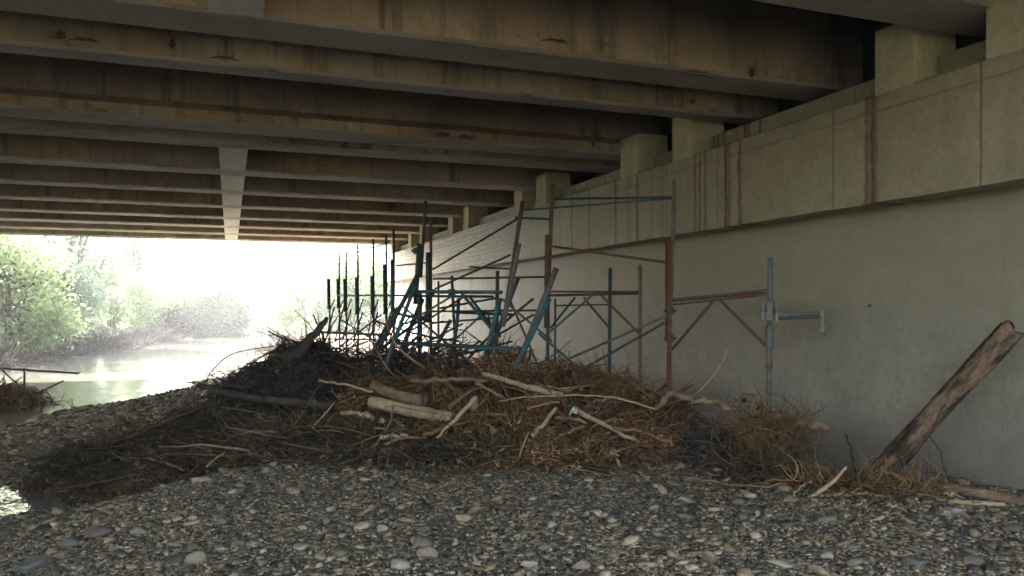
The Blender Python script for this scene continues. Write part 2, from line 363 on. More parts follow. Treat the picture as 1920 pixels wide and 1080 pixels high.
# cap beam with slightly uneven lower edge
ys = np.linspace(Y0-.001, Y1+.02, 140)
v = []; 
for i, yy in enumerate(ys):
    e = .012*math.sin(i*1.7)*math.sin(i*.37)
    v += [(D, yy, CB+e*.5), (D+1.5, yy, CB), (D+1.5, yy, CT), (D+.02, yy, CT), (D, yy, CT-.02+e*.3)]
f = [(i*5+k, (i+1)*5+k, (i+1)*5+(k+1) % 5, i*5+(k+1) % 5) for i in range(len(ys)-1) for k in range(5)]
f += [(0, 1, 2, 3, 4), tuple((len(ys)-1)*5+k for k in (4, 3, 2, 1, 0))]
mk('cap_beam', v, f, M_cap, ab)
mk('bearing_bench', *box((D+.30, Y0+.01, CT-.01), (D+1.45, Y1, CT+.27)), M_cap, ab)
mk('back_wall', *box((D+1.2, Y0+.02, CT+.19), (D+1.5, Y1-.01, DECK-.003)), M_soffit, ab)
pill = [(.700, .79), (.914, .989), (1.53, 1.61), (1.778, 1.872), (2.40, 2.49), (2.63, 2.71), (3.30, 3.38), (3.56, 3.64), (4.17, 4.24), (4.46, 4.54), (5.0, 5.08)]
for a, b in pill:
    mk('bearing_pillar', *box((D+.003, a*D, CT-.015), (D+.54, b*D, CT+.62 if a > .9 else CT+1.5)), M_pill, ab)
# weep hole chips on the lower wall
def on_wall(px, py, X=D+.38):
    u = (px-960)/F; d = FW+u*RT; t = X/d[0]; return P(px, py, t)
c = on_wall(1632, 572); 
mk('weep_pipe', *tube([c+(.03, 0, 0), c+(-.03, 0, -.01)], .014, 10), M_dark, ab)
# ------------------------------------------------------------------ deck and girders
dk = thing('bridge_deck', (-2, 16, HB), 'underside of the concrete road bridge with parallel girders spanning to the abutment', 'bridge')
XE, XW = D+.95, -10.6
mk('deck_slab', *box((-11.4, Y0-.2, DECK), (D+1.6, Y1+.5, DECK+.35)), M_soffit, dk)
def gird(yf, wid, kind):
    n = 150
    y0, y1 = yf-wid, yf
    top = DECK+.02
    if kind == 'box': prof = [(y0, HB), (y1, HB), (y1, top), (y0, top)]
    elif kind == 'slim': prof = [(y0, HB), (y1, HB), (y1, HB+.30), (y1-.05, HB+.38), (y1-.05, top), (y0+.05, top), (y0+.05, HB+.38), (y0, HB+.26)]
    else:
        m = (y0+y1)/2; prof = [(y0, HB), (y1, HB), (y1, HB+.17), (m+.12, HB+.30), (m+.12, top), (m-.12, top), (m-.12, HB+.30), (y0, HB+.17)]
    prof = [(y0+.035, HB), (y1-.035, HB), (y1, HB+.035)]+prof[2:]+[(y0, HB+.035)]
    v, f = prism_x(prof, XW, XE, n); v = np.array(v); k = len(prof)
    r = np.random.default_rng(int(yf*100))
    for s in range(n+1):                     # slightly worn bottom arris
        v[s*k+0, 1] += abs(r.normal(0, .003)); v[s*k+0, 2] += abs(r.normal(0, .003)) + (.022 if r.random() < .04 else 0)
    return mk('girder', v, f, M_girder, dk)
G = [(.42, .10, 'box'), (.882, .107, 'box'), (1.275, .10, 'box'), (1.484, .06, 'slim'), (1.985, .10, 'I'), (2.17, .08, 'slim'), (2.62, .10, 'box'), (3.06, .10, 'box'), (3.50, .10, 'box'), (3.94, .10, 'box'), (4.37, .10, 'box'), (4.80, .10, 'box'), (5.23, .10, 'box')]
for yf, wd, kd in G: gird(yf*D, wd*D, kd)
def rebar(px, py, yw, w, h, seed):
    u = (px-960)/F; dd = FW+u*RT; t = yw/dd[1]; c = P(px, py, t); r = np.random.default_rng(seed)
    ang = np.linspace(0, 2*math.pi, 16, endpoint=False); rr = r.uniform(.5, 1.1, 16)
    ring = [(c[0]+w*q*math.cos(a_), yw-.003, max(c[2]+h*q*math.sin(a_), HB+.004)) for a_, q in zip(ang, rr)]
    back = [(x_, yw+.02, z_) for x_, _, z_ in ring]
    v = ring+back; f = [tuple(range(16))]+[(i, (i+1) % 16, 16+(i+1) % 16, 16+i) for i in range(16)]
    mk('spalled_patch', v, f, M_spall, dk)
    prt = [tube([(c[0]-w*1.2, yw-.008, c[2]+k_), (c[0], yw-.02, c[2]+k_+.01), (c[0]+w*1.1, yw-.006, c[2]+k_)], .006, 6) for k_ in (-.02,)]
    prt += [tube([(c[0]+k_, yw-.010, max(c[2]-h, HB+.01)), (c[0]+k_+.01, yw-.016, c[2]+h)], .005, 6) for k_ in (-w*.4, w*.5)]
    mk('exposed_rebar', *join(prt), M_rust, dk)
T = NT('spalled_concrete'); M_spall = T.fin(T.ramp(T.noise(30, 5, .8), [(.35, (.03, .018, .012)), (.6, (.11, .06, .035)), (.75, (.26, .2, .13))]), .95, T.noise(45, 4, .8), .02, .9, .1)
yB = (1.484-.06)*D; yA = (1.275-.10)*D; yC = (1.985-.10)*D
for k_, q in enumerate(((115, 66, yB, .05, .05), (160, 74, yB, .12, .02), (322, 80, yB, .035, .07), (420, 108, yB, .14, .02), (1408, 135, yA, .03, .06), (1040, 75, yA, .12, .02), (1310, 140, yA, .16, .03), (830, 252, yC, .12, .05), (870, 258, yC, .16, .04), (1112, 272, yC, .03, .04), (1298, 190, yB, .03, .03))): rebar(*q, k_)
gaps = [(.42, .775), (.882, 1.175)] + [(G[i][0], G[i+1][0]-G[i+1][1]) for i in range(5, 12)]
for a, b in gaps:
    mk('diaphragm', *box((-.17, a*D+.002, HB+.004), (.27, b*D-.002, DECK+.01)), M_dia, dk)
# opposite abutment, beyond the left edge of the picture
ab2 = thing('bridge_abutment', (-10.4, 16, 0), 'plain concrete abutment on the far side of the river under the bridge', 'wall')
mk('wall', *box((-11.4, Y0, -1.5), (-10.2, Y1, CT)), M_wall, ab2)
mk('cap_beam', *box((-11.5, Y0-.1, CT), (-10.0, Y1+.1, HB-.003)), M_cap, ab2)
# ------------------------------------------------------------------ pebbles
def ico(sub):
    import bmesh
    b = bmesh.new(); bmesh.ops.create_icosphere(b, subdivisions=sub, radius=1)
    v = np.array([q.co[:] for q in b.verts]); f = np.array([[q.index for q in p.verts] for p in b.faces]); b.free(); return v, f
def pebbles(cx, cy, size, base, r):
    bv, bf = base; N = len(cx); K = len(bv)
    s = np.stack([size*r.uniform(.8, 1.5, N), size*r.uniform(.6, 1.0, N), size*r.uniform(.28, .6, N)], -1)
    jit = 1+r.normal(0, .2, (N, K, 1)).clip(-.4, .4)
    V = bv[None]*jit
    V = np.sign(V)*np.abs(V)**.85
    V = V*s[:, None, :]
    tx, ty, a = r.normal(0, .28, N), r.normal(0, .28, N), r.uniform(0, 6.28, N)
    ct, st_ = np.cos(tx)[:, None], np.sin(tx)[:, None]
    y_, z_ = V[..., 1]*ct-V[..., 2]*st_, V[..., 1]*st_+V[..., 2]*ct; V[..., 1], V[..., 2] = y_, z_
    ct, st_ = np.cos(ty)[:, None], np.sin(ty)[:, None]
    x_, z_ = V[..., 0]*ct-V[..., 2]*st_, V[..., 0]*st_+V[..., 2]*ct; V[..., 0], V[..., 2] = x_, z_
    ct, st_ = np.cos(a)[:, None], np.sin(a)[:, None]
    x_, y_ = V[..., 0]*ct-V[..., 1]*st_, V[..., 0]*st_+V[..., 1]*ct; V[..., 0], V[..., 1] = x_, y_
    V += np.stack([cx, cy, gz(cx, cy)+s[:, 2]*.35], -1)[:, None, :]
    f = (bf[None]+(np.arange(N)*K)[:, None, None]).reshape(-1, 3)
    return V.reshape(-1, 3), f
i0, i1 = ico(1), ico(2)
def scatter(n, ylo, yhi, xlo=-5, xhi=6.3):
    x = rng.uniform(xlo, xhi, n); y = rng.uniform(ylo, yhi, n)
    a = (x > y*(-.24)-1.2) & (gz(x, y) > WL-.08) & ~((x > y*1.36+1.5)); return x[a], y[a]
parts = []
x, y = scatter(8500, 2.2, 9.5); parts.append(pebbles(x, y, rng.lognormal(math.log(.021), .48, len(x)).clip(.010, .07), i1, rng))
x, y = scatter(95000, 2.2, 10); kp = (vnoise(x, y, 1.6)+.5*vnoise(x+5, y, 4) < .75) | (rng.random(len(x)) < .35); x, y = x[kp], y[kp]; parts.append(pebbles(x, y, rng.lognormal(math.log(.012), .35, len(x)).clip(.006, .03), i0, rng))
x, y = scatter(30000, 10, 30); parts.append(pebbles(x, y, rng.lognormal(math.log(.035), .35, len(x)).clip(.015, .08), i0, rng))
V = np.vstack([p[0] for p in parts]); n = 0; Fs = []
for p in parts: Fs.append(p[1]+n); n += len(p[0])
mk('river_gravel', V, np.vstack(Fs), M_pebble, origin=(0, 0, 0), smooth=False, label='grey and tan river pebbles covering the bank under the bridge', cat='gravel', kind='stuff')
# the stones one can pick out
def on_ground(px, py):
    t = 3.0
    for _ in range(400):
        p = P(px, py, t)
        if p[2] < gz(p[0], p[1]): break
        t += .03
    return p, t
stones = [(1280, 943, 38, .55, M_st_pale, 'large pale beige stone alone on the gravel below the brown root bundle'),
 (997, 940, 20, .7, M_st_pale, 'small cream stone on the gravel in front of the middle of the debris heap'),
 (1090, 1066, 42, .5, M_st_tan, 'flat tan stone at the bottom centre edge of the gravel'),
 (715, 997, 27, .6, M_st_pale, 'pale oval stone on the gravel left of centre'),
 (568, 1031, 36, .5, M_st_pale, 'whitish flat stone beside a rounded tan stone in the left foreground'),
 (185, 1004, 72, .4, M_st_red, 'flat reddish brown stone lying in the left foreground'),
 (262, 1004, 34, .6, M_st_tan, 'angular tan stone touching the right end of the flat reddish stone'),
 (60, 1068, 95, .35, M_st_grey, 'broad grey slab of stone in the bottom left corner'),
 (1460, 1062, 58, .35, M_st_pale, 'long thin pale slab of stone at the bottom edge right of centre'),
 (1552, 1050, 28, .7, M_st_pale, 'bright cream stone near the bottom edge right of the thin pale slab'),
 (1716, 1064, 56, .45, M_st_grey, 'flat olive grey stone at the bottom edge towards the right'),
 (1822, 1062, 52, .45, M_st_red, 'dull reddish flat stone near the bottom right corner'),
 (600, 1052, 24, .8, M_st_tan, 'upright orange tan stone at the bottom edge left of centre'),
 (368, 1056, 44, .7, M_st_tan, 'rounded tan boulder in the left foreground near the bottom edge'),
 (60, 995, 34, .4, M_st_pale, 'small flat pale stone above the grey slab at the left edge'),
 (1034, 990, 24, .55, M_st_pale, 'small pale stone in the middle of the open gravel'),
 (1145, 972, 30, .4, M_st_grey, 'flat olive stone between the small pale stone and the large beige one'),
 (800, 1048, 46, .6, M_st_tan, 'wedge shaped brown stone in the central foreground'),
 (130, 1025, 42, .5, M_st_grey, 'grey green stone just below the flat reddish stone'),
 (990, 1062, 40, .55, M_st_pale, 'rough cream stone left of the flat tan stone at the bottom centre'),
 (1395, 962, 26, .4, M_st_grey, 'thin flat grey stone right of the large beige stone'),
 (415, 985, 40, .5, M_st_grey, 'dark grey rounded stone on the left part of the gravel'),
 (745, 1066, 50, .45, M_st_pale, 'wide beige stone at the bottom edge left of the wedge shaped one'),
 (445, 925, 34, .5, M_st_grey, 'dull grey stone close to the front of the brown brush'),
 (1085, 883, 24, .6, M_st_pale, 'pale stone at the foot of the orange brown root heap')]
for k, (px, py, wpx, fl, m, lab) in enumerate(stones):
    r = np.random.default_rng(100+k); p, t = on_ground(px, py)
    s = wpx/F*t/2; bv, bf = i1 if False else ico(3)
    d = bv.copy(); 
    for _ in range(7):                      # cut flats into the sphere for an angular river stone
        nrm = r.normal(size=3); nrm /= np.linalg.norm(nrm); c0 = r.uniform(.42, .78); q = d@nrm; over = np.maximum(q-c0, 0); d -= over[:, None]*nrm*.92
    d += .03*np.sin(bv*5+r.uniform(0, 6, 3))
    d *= (s, s*r.uniform(.6, .85), s*fl); a = -YAW+r.uniform(-.4, .4); ca, sa = math.cos(a), math.sin(a)
    d = np.stack([d[:, 0]*ca-d[:, 1]*sa, d[:, 0]*sa+d[:, 1]*ca, d[:, 2]], -1)+(p[0], p[1], gz(p[0], p[1])+s*fl*.5)
    mk('river_stone', d, bf, m, smooth=False, label=lab, cat='stone', group='larger stones on the gravel')
# ------------------------------------------------------------------ debris heap
blobs = [  # px, py(top), t, rx, ry, kind
 (560, 655, 11.6, .75, .8, 'd'), (500, 690, 11.2, .7, .7, 'd'), (640, 690, 11.8, .8, .8, 'd'), (450, 725, 10.8, .6, .6, 'd'),
 (720, 725, 10.6, .8, .8, 'r'), (830, 712, 10.4, .8, .8, 'r'), (940, 692, 10.2, .8, .8, 'r'), (1070, 700, 10.0, .85, .8, 'r'), (1165, 728, 9.9, .7, .7, 'r'),
 (1000, 765, 8.9, .9, .6, 'r'), (1120, 775, 8.8, .8, .6, 'r'), (860, 790, 8.7, .8, .6, 'r'), (1250, 758, 9.1, .42, .5, 'r'), (1230, 815, 8.2, .5, .5, 'r'),
 (740, 800, 8.8, .8, .7, 'o'), (620, 800, 9.0, .8, .7, 'o'), (500, 795, 9.4, .8, .7, 'o'), (380, 795, 9.8, .8, .7, 'o'), (270, 815, 9.8, .7, .7, 'o'), (170, 845, 9.4, .55, .6, 'o'), (480, 840, 8.6, .9, .6, 'o'), (330, 855, 8.9, .9, .6, 'o'), (110, 868, 9.2, .35, .4, 'o'), (680, 845, 8.1, .9, .45, 'o'), (900, 835, 8.0, .9, .4, 'o'), (1050, 832, 7.9, .7, .4, 'r'),
 (1330, 818, 8.0, .38, .42, 'd'), (1440, 808, 7.6, .30, .36, 'r')]
B = []
for px, py, t, rx, ry, k in blobs:
    p = P(px, py, t); B.append((p[0], p[1], p[2], rx, ry, k))
def hz(x, y, kinds=None):
    x = np.asarray(x, float); y = np.asarray(y, float); g = gz(x, y)
    h = np.zeros_like(x)
    for bx, by, bz, rx, ry, k in B:
        if kinds and k not in kinds: continue
        dx, dy = x-bx, y-by; u = dx*RT[0]+dy*RT[1]; vv = dx*FW[0]+dy*FW[1]
        e = np.exp(-((u/rx)**2+(vv/ry)**2)**1.3)
        h = np.maximum(h, (bz-gz(bx, by))*e)
    h = h*(1+.22*vnoise(x, y, 4.3)+.16*vnoise(x+2, y+1, 9)+.08*vnoise(x, y-3, 19))
    return g+h, h
def heap(name, kinds, mat, label):
    xs_ = np.arange(-3, 6.3, .07); ys_ = np.arange(5.5, 14, .07); X, Y = np.meshgrid(xs_, ys_); Z, Hh = hz(X, Y, kinds)
    Z = Z - .06 - .12*(Hh < .05)
    id_ = np.arange(X.size).reshape(X.shape); ok = (Hh > .03)
    okf = ok[:-1, :-1] | ok[1:, 1:] | ok[1:, :-1] | ok[:-1, 1:]
    fc = np.stack([id_[:-1, :-1], id_[:-1, 1:], id_[1:, 1:], id_[1:, :-1]], -1)[okf]
    used = np.unique(fc); remap = -np.ones(X.size, int); remap[used] = np.arange(len(used))
    return np.stack([X, Y, Z], -1).reshape(-1, 3)[used], remap[fc]
def twigs(n, kinds, lmin, lmax, rr, up=.25, droop=.5, thick=1.0, K=6, seed=0, curl=1.0, spread=1.0):
    r = np.random.default_rng(seed); out = []
    bl = [b for b in B if b[5] in kinds]; wts = np.array([b[3]*b[4] for b in bl]); wts /= wts.sum()
    ch = r.choice(len(bl), n, p=wts); arr = np.array([[b[0], b[1], b[3], b[4]] for b in bl])[ch]
    u = r.normal(0, .55, n)*arr[:, 2]*spread; v = r.normal(0, .55, n)*arr[:, 3]*spread
    x = arr[:, 0]+u*RT[0]+v*FW[0]; y = arr[:, 1]+u*RT[1]+v*FW[1]
    x = np.minimum(x, D+.3)
    z, h = hz(x, y, kinds); z = z+r.uniform(-.06, .05, n)*thick
    az = r.uniform(0, 2*np.pi, n); el = r.normal(0, up, n)
    L = r.uniform(lmin, lmax, n)**1.0; step = L/(K-1)
    pts = np.zeros((n, K, 3)); pts[:, 0] = np.stack([x, y, z], -1)
    d = np.stack([np.cos(az)*np.cos(el), np.sin(az)*np.cos(el), np.sin(el)], -1)
    cv = r.normal(0, .28, (n, 3))*curl
    for k in range(1, K):
        d = d+cv*.6+r.normal(0, .13, (n, 3))*curl; d[:, 2] -= droop*.15
        d /= np.linalg.norm(d, axis=1)[:, None]
        pts[:, k] = pts[:, k-1]+d*step[:, None]
    pts[..., 0] = np.minimum(pts[..., 0], D+.36)
    g = gz(pts[..., 0], pts[..., 1])+.01; pts[..., 2] = np.maximum(pts[..., 2], g)
    rad_ = (r.uniform(rr[0], rr[1], n)*r.choice([.7, 1, 2.0], n, p=[.45, .4, .15]))[:, None]*np.linspace(1.1, .35, K)[None]
    return many_tubes(pts, rad_, 3)
def stuff(name, kinds, soil, mat, sets, label, cat):
    hv, hf = heap(name, kinds, soil, label)
    o = mk(name, hv, hf, soil, origin=(0, 0, 0), smooth=True, label=label, cat=cat, kind='stuff')
    V = []; Fs = []; n = 0
    for s in sets:
        v, f = twigs(**s); V.append(v); Fs.append(f+n); n += len(v)
    # bark chips and dead leaves
    r = np.random.default_rng(77+len(name)); nc = 9000
    bl = [b for b in B if b[5] in kinds]; ar = np.array([[b[0], b[1], b[3], b[4]] for b in bl])[r.integers(0, len(bl), nc)]
    u = r.normal(0, .6, nc)*ar[:, 2]; vv = r.normal(0, .6, nc)*ar[:, 3]; x = np.minimum(ar[:, 0]+u*RT[0]+vv*FW[0], D+.3); y = ar[:, 1]+u*RT[1]+vv*FW[1]
    z, hh_ = hz(x, y, kinds); pc = np.stack([x, y, z+r.uniform(-.04, .05, nc)], -1)
    a = r.normal(0, 1, (nc, 3)); a /= np.linalg.norm(a, axis=1)[:, None]; b = np.cross(a, r.normal(0, 1, (nc, 3))); b /= np.linalg.norm(b, axis=1)[:, None]
    s1 = r.uniform(.012, .05, nc)[:, None]; s2 = s1*r.uniform(.2, .6, nc)[:, None]; nn = np.cross(a, b)
    vq = np.stack([pc-a*s1, pc+b*s2, pc+a*s1, pc-b*s2+nn*s2*.5], 1).reshape(-1, 3)
    V.append(vq); Fs.append(np.arange(4*nc).reshape(nc, 4)+n); n += len(vq)
    tw = mk('twigs', np.vstack(V), np.vstack(Fs), mat, parent=None, origin=(0, 0, 0))
    with bpy.context.temp_override(active_object=o, selected_editable_objects=[o, tw], selected_objects=[o, tw], object=o): bpy.ops.object.join()
    return o
stuff('root_debris', 'r', M_soil, M_root, [dict(n=11000, kinds='r', lmin=.05, lmax=.26, rr=(.003, .007), up=.35, curl=2.4, seed=1), dict(n=2200, kinds='r', lmin=.2, lmax=.7, rr=(.003, .008), up=.12, curl=1.6, seed=2, droop=.9), dict(n=330, kinds='r', lmin=.3, lmax=1.2, rr=(.007, .015), up=.1, seed=3, K=8, curl=.9)],
      'tangled orange brown roots and twigs heaped at the foot of the scaffolding', 'flood debris')
stuff('brushwood_debris', 'd', M_dsoil, M_darkbr, [dict(n=6500, kinds='d', lmin=.06, lmax=.3, rr=(.004, .009), up=.3, curl=2.0, seed=4), dict(n=160, kinds='d', lmin=.3, lmax=1.1, rr=(.008, .016), up=.15, seed=15, droop=.6), dict(n=420, kinds='d', lmin=.3, lmax=.8, rr=(.004, .009), up=.12, seed=5, droop=.9)],
      'dark mound of tangled brushwood silhouetted against the bright river', 'flood debris')
stuff('dry_grass_debris', 'o', M_soil, M_olive, [dict(n=10500, kinds='o', lmin=.06, lmax=.28, rr=(.0025, .006), up=.35, curl=2.0, seed=6), dict(n=1500, kinds='o', lmin=.3, lmax=.9, rr=(.003, .007), up=.2, curl=1.0, seed=7), dict(n=300, kinds='o', lmin=.3, lmax=1.2, rr=(.006, .013), up=.2, curl=.6, seed=8)],
      'low dull brown matted brush and twigs on the left of the debris heap', 'flood debris')
# ------------------------------------------------------------------ logs, branches, roots
def wob_path(pts, n=14, amp=.0, seed=0):
    pts = np.asarray(pts, float); r = np.random.default_rng(seed)
    s = np.linspace(0, len(pts)-1, n)
    # Catmull-Rom
    out = []
    for q in s:
        i = min(int(q), len(pts)-2); f = q-i
        p0 = pts[max(i-1, 0)]; p1 = pts[i]; p2 = pts[i+1]; p3 = pts[min(i+2, len(pts)-1)]
        out.append(.5*((2*p1)+(-p0+p2)*f+(2*p0-5*p1+4*p2-p3)*f*f+(-p0+3*p1-3*p2+p3)*f**3))
    out = np.array(out); out[1:-1] += r.normal(0, amp, (n-2, 3)); return out
def branch(name, pxs, w0, w1, mat, label, cat='branch', amp=.012, n=14, sides=8, rough=.10, seed=0, group=None):
    """pxs: list of (px, py, t); w in pixels"""
    pts = [P(*q) for q in pxs]; t0, t1 = pxs[0][2], pxs[-1][2]
    path = wob_path(pts, n, amp, seed); r = np.random.default_rng(seed+50)
    nz_ = r.normal(0, 1, n); nz_ = np.convolve(np.pad(nz_, 2, 'edge'), np.ones(5)/5, 'valid')
    rr = np.linspace(w0*t0, w1*t1, n)/F/2*(1+nz_*rough*1.3)
    v, f = tube(path, rr, sides)
    v = v+r.normal(0, 1, v.shape)*np.repeat(rr, sides)[:, None]*rough*.35
    return mk(name, v, f, mat, origin=path[0], smooth=True, label=label, cat=cat, group=group)
# the leaning log
def leaning_log():
    a = P(1622, 918, 6.85); b = P(1899, 615, 6.18)
    n, sd_ = 60, 28; ax = b-a; L = np.linalg.norm(ax); ax /= L
    s = np.cross(ax, UP); s /= np.linalg.norm(s); q = np.cross(s, ax); V = []
    r = np.random.default_rng(5)
    for i in range(n):
        f = i/(n-1); R = .112-.030*math.sin(min(1, f*1.6)*1.57)+.012*f+.003*math.sin(f*9)+.002*math.sin(f*23+1); c = a+ax*L*f+s*.006*math.sin(f*5)
        for k in range(sd_):
            th = 2*math.pi*k/sd_
            rr = R*(1+.05*math.sin(3*th+f*6)+.035*math.sin(7*th+f*3)+.03*math.sin(11*th-f*14)+r.normal(0, .018))
            pt = c+rr*(math.cos(th)*s+math.sin(th)*q)
            if i == n-1: pt = pt+ax*(.02*math.sin(3*th)+r.normal(0, .012))
            V.append(pt)
    F_ = [(i*sd_+k, i*sd_+(k+1) % sd_, (i+1)*sd_+(k+1) % sd_, (i+1)*sd_+k) for i in range(n-1) for k in range(sd_)]
    V.append(a); V.append(a+ax*(L-.02))
    F_ += [(k+1 if k+1 < sd_ else 0, k, n*sd_) for k in range(sd_)]+[((n-1)*sd_+k, (n-1)*sd_+(k+1) % sd_, n*sd_+1) for k in range(sd_)]
    mk('leaning_log', V, F_, M_bark, origin=a, smooth=True, label='thick charred brown log leaning diagonally against the abutment wall', cat='log')
leaning_log()
br = branch
br('log', [(372, 722, 10.2), (430, 738, 10.0), (520, 752, 9.9), (622, 764, 9.8)], 9, 21, M_dwood, 'long dark tapering log with pointed left end on the left of the heap', 'log', .01, 20, 10)
br('log', [(695, 752, 9.0), (770, 770, 8.8), (848, 785, 8.65)], 22, 25, M_tan, 'thick pale stripped log in the middle of the debris heap', 'log', .006, 14, 12, .05, 2)
br('log', [(700, 722, 9.5), (745, 742, 9.3), (800, 756, 9.2)], 20, 24, M_log, 'short brown log lying just above the pale stripped log', 'log', .006, 12, 12, .06, 3)
br('log', [(770, 716, 9.6), (850, 711, 9.5), (930, 712, 9.45)], 9, 7, M_log, 'slim brown pole resting level along the top of the heap', 'log', .01, 14, 8, .06, 4)
br('plank', [(905, 700, 9.3), (980, 722, 9.1), (1056, 742, 8.9)], 9, 13, M_tan, 'pale stripped pole sloping down right across the top of the heap', 'branch', .006, 12, 6, .08, 5)
br('branch', [(818, 821, 8.0), (857, 783, 8.05), (893, 745, 8.2)], 5, 9, M_tan, 'pale straight stick standing up from the heap beside a rounded stone', 'branch', .005, 10, 7, .08, 6)
br('branch', [(1075, 765, 8.55), (1150, 805, 8.2), (1222, 838, 7.9)], 10, 6, M_tan, 'pale stick sloping down right to the gravel below the heap', 'branch', .008, 12, 7, .1, 7)
br('branch', [(996, 817, 8.0), (1018, 797, 8.1), (1042, 765, 8.3)], 12, 7, M_tan, 'short pale forked stub in the right half of the heap', 'branch', .006, 10, 7, .1, 8)
br('branch', [(640, 772, 9.0), (670, 777, 8.9), (702, 786, 8.85)], 8, 14, M_tan, 'splintered pale piece of wood left of the thick stripped log', 'branch', .012, 12, 6, .22, 9)
br('branch', [(935, 752, 8.7), (1010, 742, 8.8), (1110, 742, 8.7), (1180, 752, 8.6), (1232, 768, 8.5)], 3, 4, M_tan, 'long thin arching stick across the right half of the heap', 'branch', .006, 20, 5, .1, 10)
br('branch', [(780, 668, 10.6), (880, 660, 10.8), (960, 640, 11.0)], 4, 3, M_dwood, 'thin dark branch lying across the foot of the leaning teal frame', 'branch', .02, 12, 5, .1, 11)
br('branch', [(598, 714, 10.0), (640, 720, 9.8), (700, 734, 9.5)], 5, 7, M_tan, 'thin pale stick above the splintered wood', 'branch', .008, 12, 6, .1, 12)
br('branch', [(385, 717, 10.4), (402, 690, 10.6), (440, 662, 10.9), (515, 649, 11.2)], 2.6, 1.8, M_dwood, 'thin cane arching over towards the river, the larger of two', 'branch', .0, 18, 5, .05, 13)
br('branch', [(438, 712, 10.6), (455, 690, 10.8), (490, 668, 11), (560, 655, 11.3)], 2.4, 1.6, M_dwood, 'thin cane arching over the dark brushwood, the smaller of two', 'branch', .0, 18, 5, .05, 14)
br('stump', [(540, 682, 11.2), (575, 645, 11.2), (613, 595, 11.2)], 34, 6, M_dwood, 'dark splintered stump pointing up and right from the brushwood mound', 'stump', .012, 14, 9, .12, 15)
br('branch', [(208, 832, 9.4), (300, 795, 9.6), (385, 760, 9.9)], 4, 5, M_olive, 'olive stick lying over the brush at the left, pointing to the river', 'branch', .01, 14, 5, .1, 16)
br('branch', [(270, 858, 8.8), (310, 868, 8.4), (345, 882, 8.1)], 6, 4, M_log, 'short brown stick at the front left of the brown brush', 'branch', .006, 10, 6, .1, 17)
br('branch', [(388, 875, 8.0), (412, 855, 8.2), (430, 838, 8.4)], 4, 3, M_tan, 'left leg of a forked pale twig in the front of the brown brush', 'branch', .006, 8, 5, .1, 18)
br('branch', [(586, 803, 8.6), (605, 780, 8.8), (628, 755, 9)], 4, 3, M_tan, 'thin upright twig between the dark tapering log and the stripped log', 'branch', .006, 8, 5, .1, 20)
# gnarled root beside the right-hand scaffold frame
br('gnarled_root', [(1230, 760, 8.7), (1262, 742, 8.6), (1300, 751, 8.4), (1342, 752, 8.3), (1366, 766, 8.2), (1388, 757, 8.1), (1404, 741, 8.0), (1413, 768, 7.9), (1440, 792, 7.7)], 13, 9, M_log, 'gnarled root bridging from the debris heap to the root bundle by the scaffold post', 'root', .022, 46, 7, .3, 21)
br('log', [(1432, 775, 7.75), (1480, 790, 7.6), (1520, 797, 7.5), (1556, 803, 7.45)], 24, 15, M_log, 'broken root log with pale sawn end poking out right of the root bundle', 'log', .01, 16, 10, .12, 22)
br('gnarled_root', [(1425, 752, 7.9), (1440, 770, 7.8), (1475, 782, 7.65), (1515, 785, 7.6), (1530, 800, 7.55)], 12, 6, M_root, 'twisted root lying over the broken root log', 'root', .016, 24, 7, .22, 23)
# hanging root bundle
def bundle(name, px0, px1, py0, py1, t, n, mat, label, rr=(.002, .006), seed=0, kind='stuff', L=(.1, .45), down=.5):
    r = np.random.default_rng(seed); K = 7
    st = np.array([P(r.uniform(px0, px1), r.uniform(py0, py1), t+r.uniform(-.3, .3)) for _ in range(n)])
    d = r.normal(0, 1, (n, 3)); d[:, 2] = d[:, 2]*.5-down; d /= np.linalg.norm(d, axis=1)[:, None]
    stp = (r.uniform(*L, n)/(K-1))[:, None]; pts = np.zeros((n, K, 3)); pts[:, 0] = st; cv = r.normal(0, .4, (n, 3))
    for k in range(1, K):
        d = d+cv+r.normal(0, .3, (n, 3)); d /= np.linalg.norm(d, axis=1)[:, None]; pts[:, k] = pts[:, k-1]+d*stp
    pts[..., 2] = np.maximum(pts[..., 2], gz(pts[..., 0], pts[..., 1])+.01); pts[..., 0] = np.minimum(pts[..., 0], D+.36)
    v, f = many_tubes(pts, r.uniform(*rr, n)[:, None]*np.linspace(1.1, .4, K)[None], 4)
    return mk(name, v, f, mat, origin=st.mean(0), label=label, cat='roots', kind=kind)
bundle('hanging_roots', 1385, 1500, 780, 850, 7.65, 1100, M_root, 'bundle of fine brown roots hanging below the broken root log', seed=3, down=.7)
bundle('shadowed_twigs', 1300, 1430, 815, 885, 7.9, 700, M_darkbr, 'dark twigs in the hollow between the heap and the root bundle', seed=4, down=.2)
bundle('dry_roots', 1370, 1500, 865, 905, 7.2, 420, M_olive, 'straggling thin roots on the gravel under the root bundle', seed=5, down=.05, L=(.2, .8))
bundle('bark_litter', 1475, 1600, 895, 935, 6.9, 800, M_root, 'shredded bark and roots on the gravel left of the leaning log', seed=6, down=.1, L=(.08, .35), rr=(.003, .008))
bundle('bark_litter', 1600, 1770, 905, 948, 6.5, 900, M_root, 'shredded roots and bark around the foot of the leaning log', seed=8, down=.05, L=(.08, .4), rr=(.003, .007))
br('branch', [(1474, 957, 6.15), (1530, 928, 6.3), (1564, 900, 6.35), (1586, 876, 6.4)], 12, 5, M_tan, 'curved pale split stick propped up left of the leaning log', 'branch', .004, 16, 6, .1, 30)
br('branch', [(1515, 945, 6.15), (1570, 955, 6.05), (1615, 962, 6.0)], 6, 8, M_tan, 'pale stick flat on the gravel below the curved split stick', 'branch', .004, 10, 6, .1, 31)
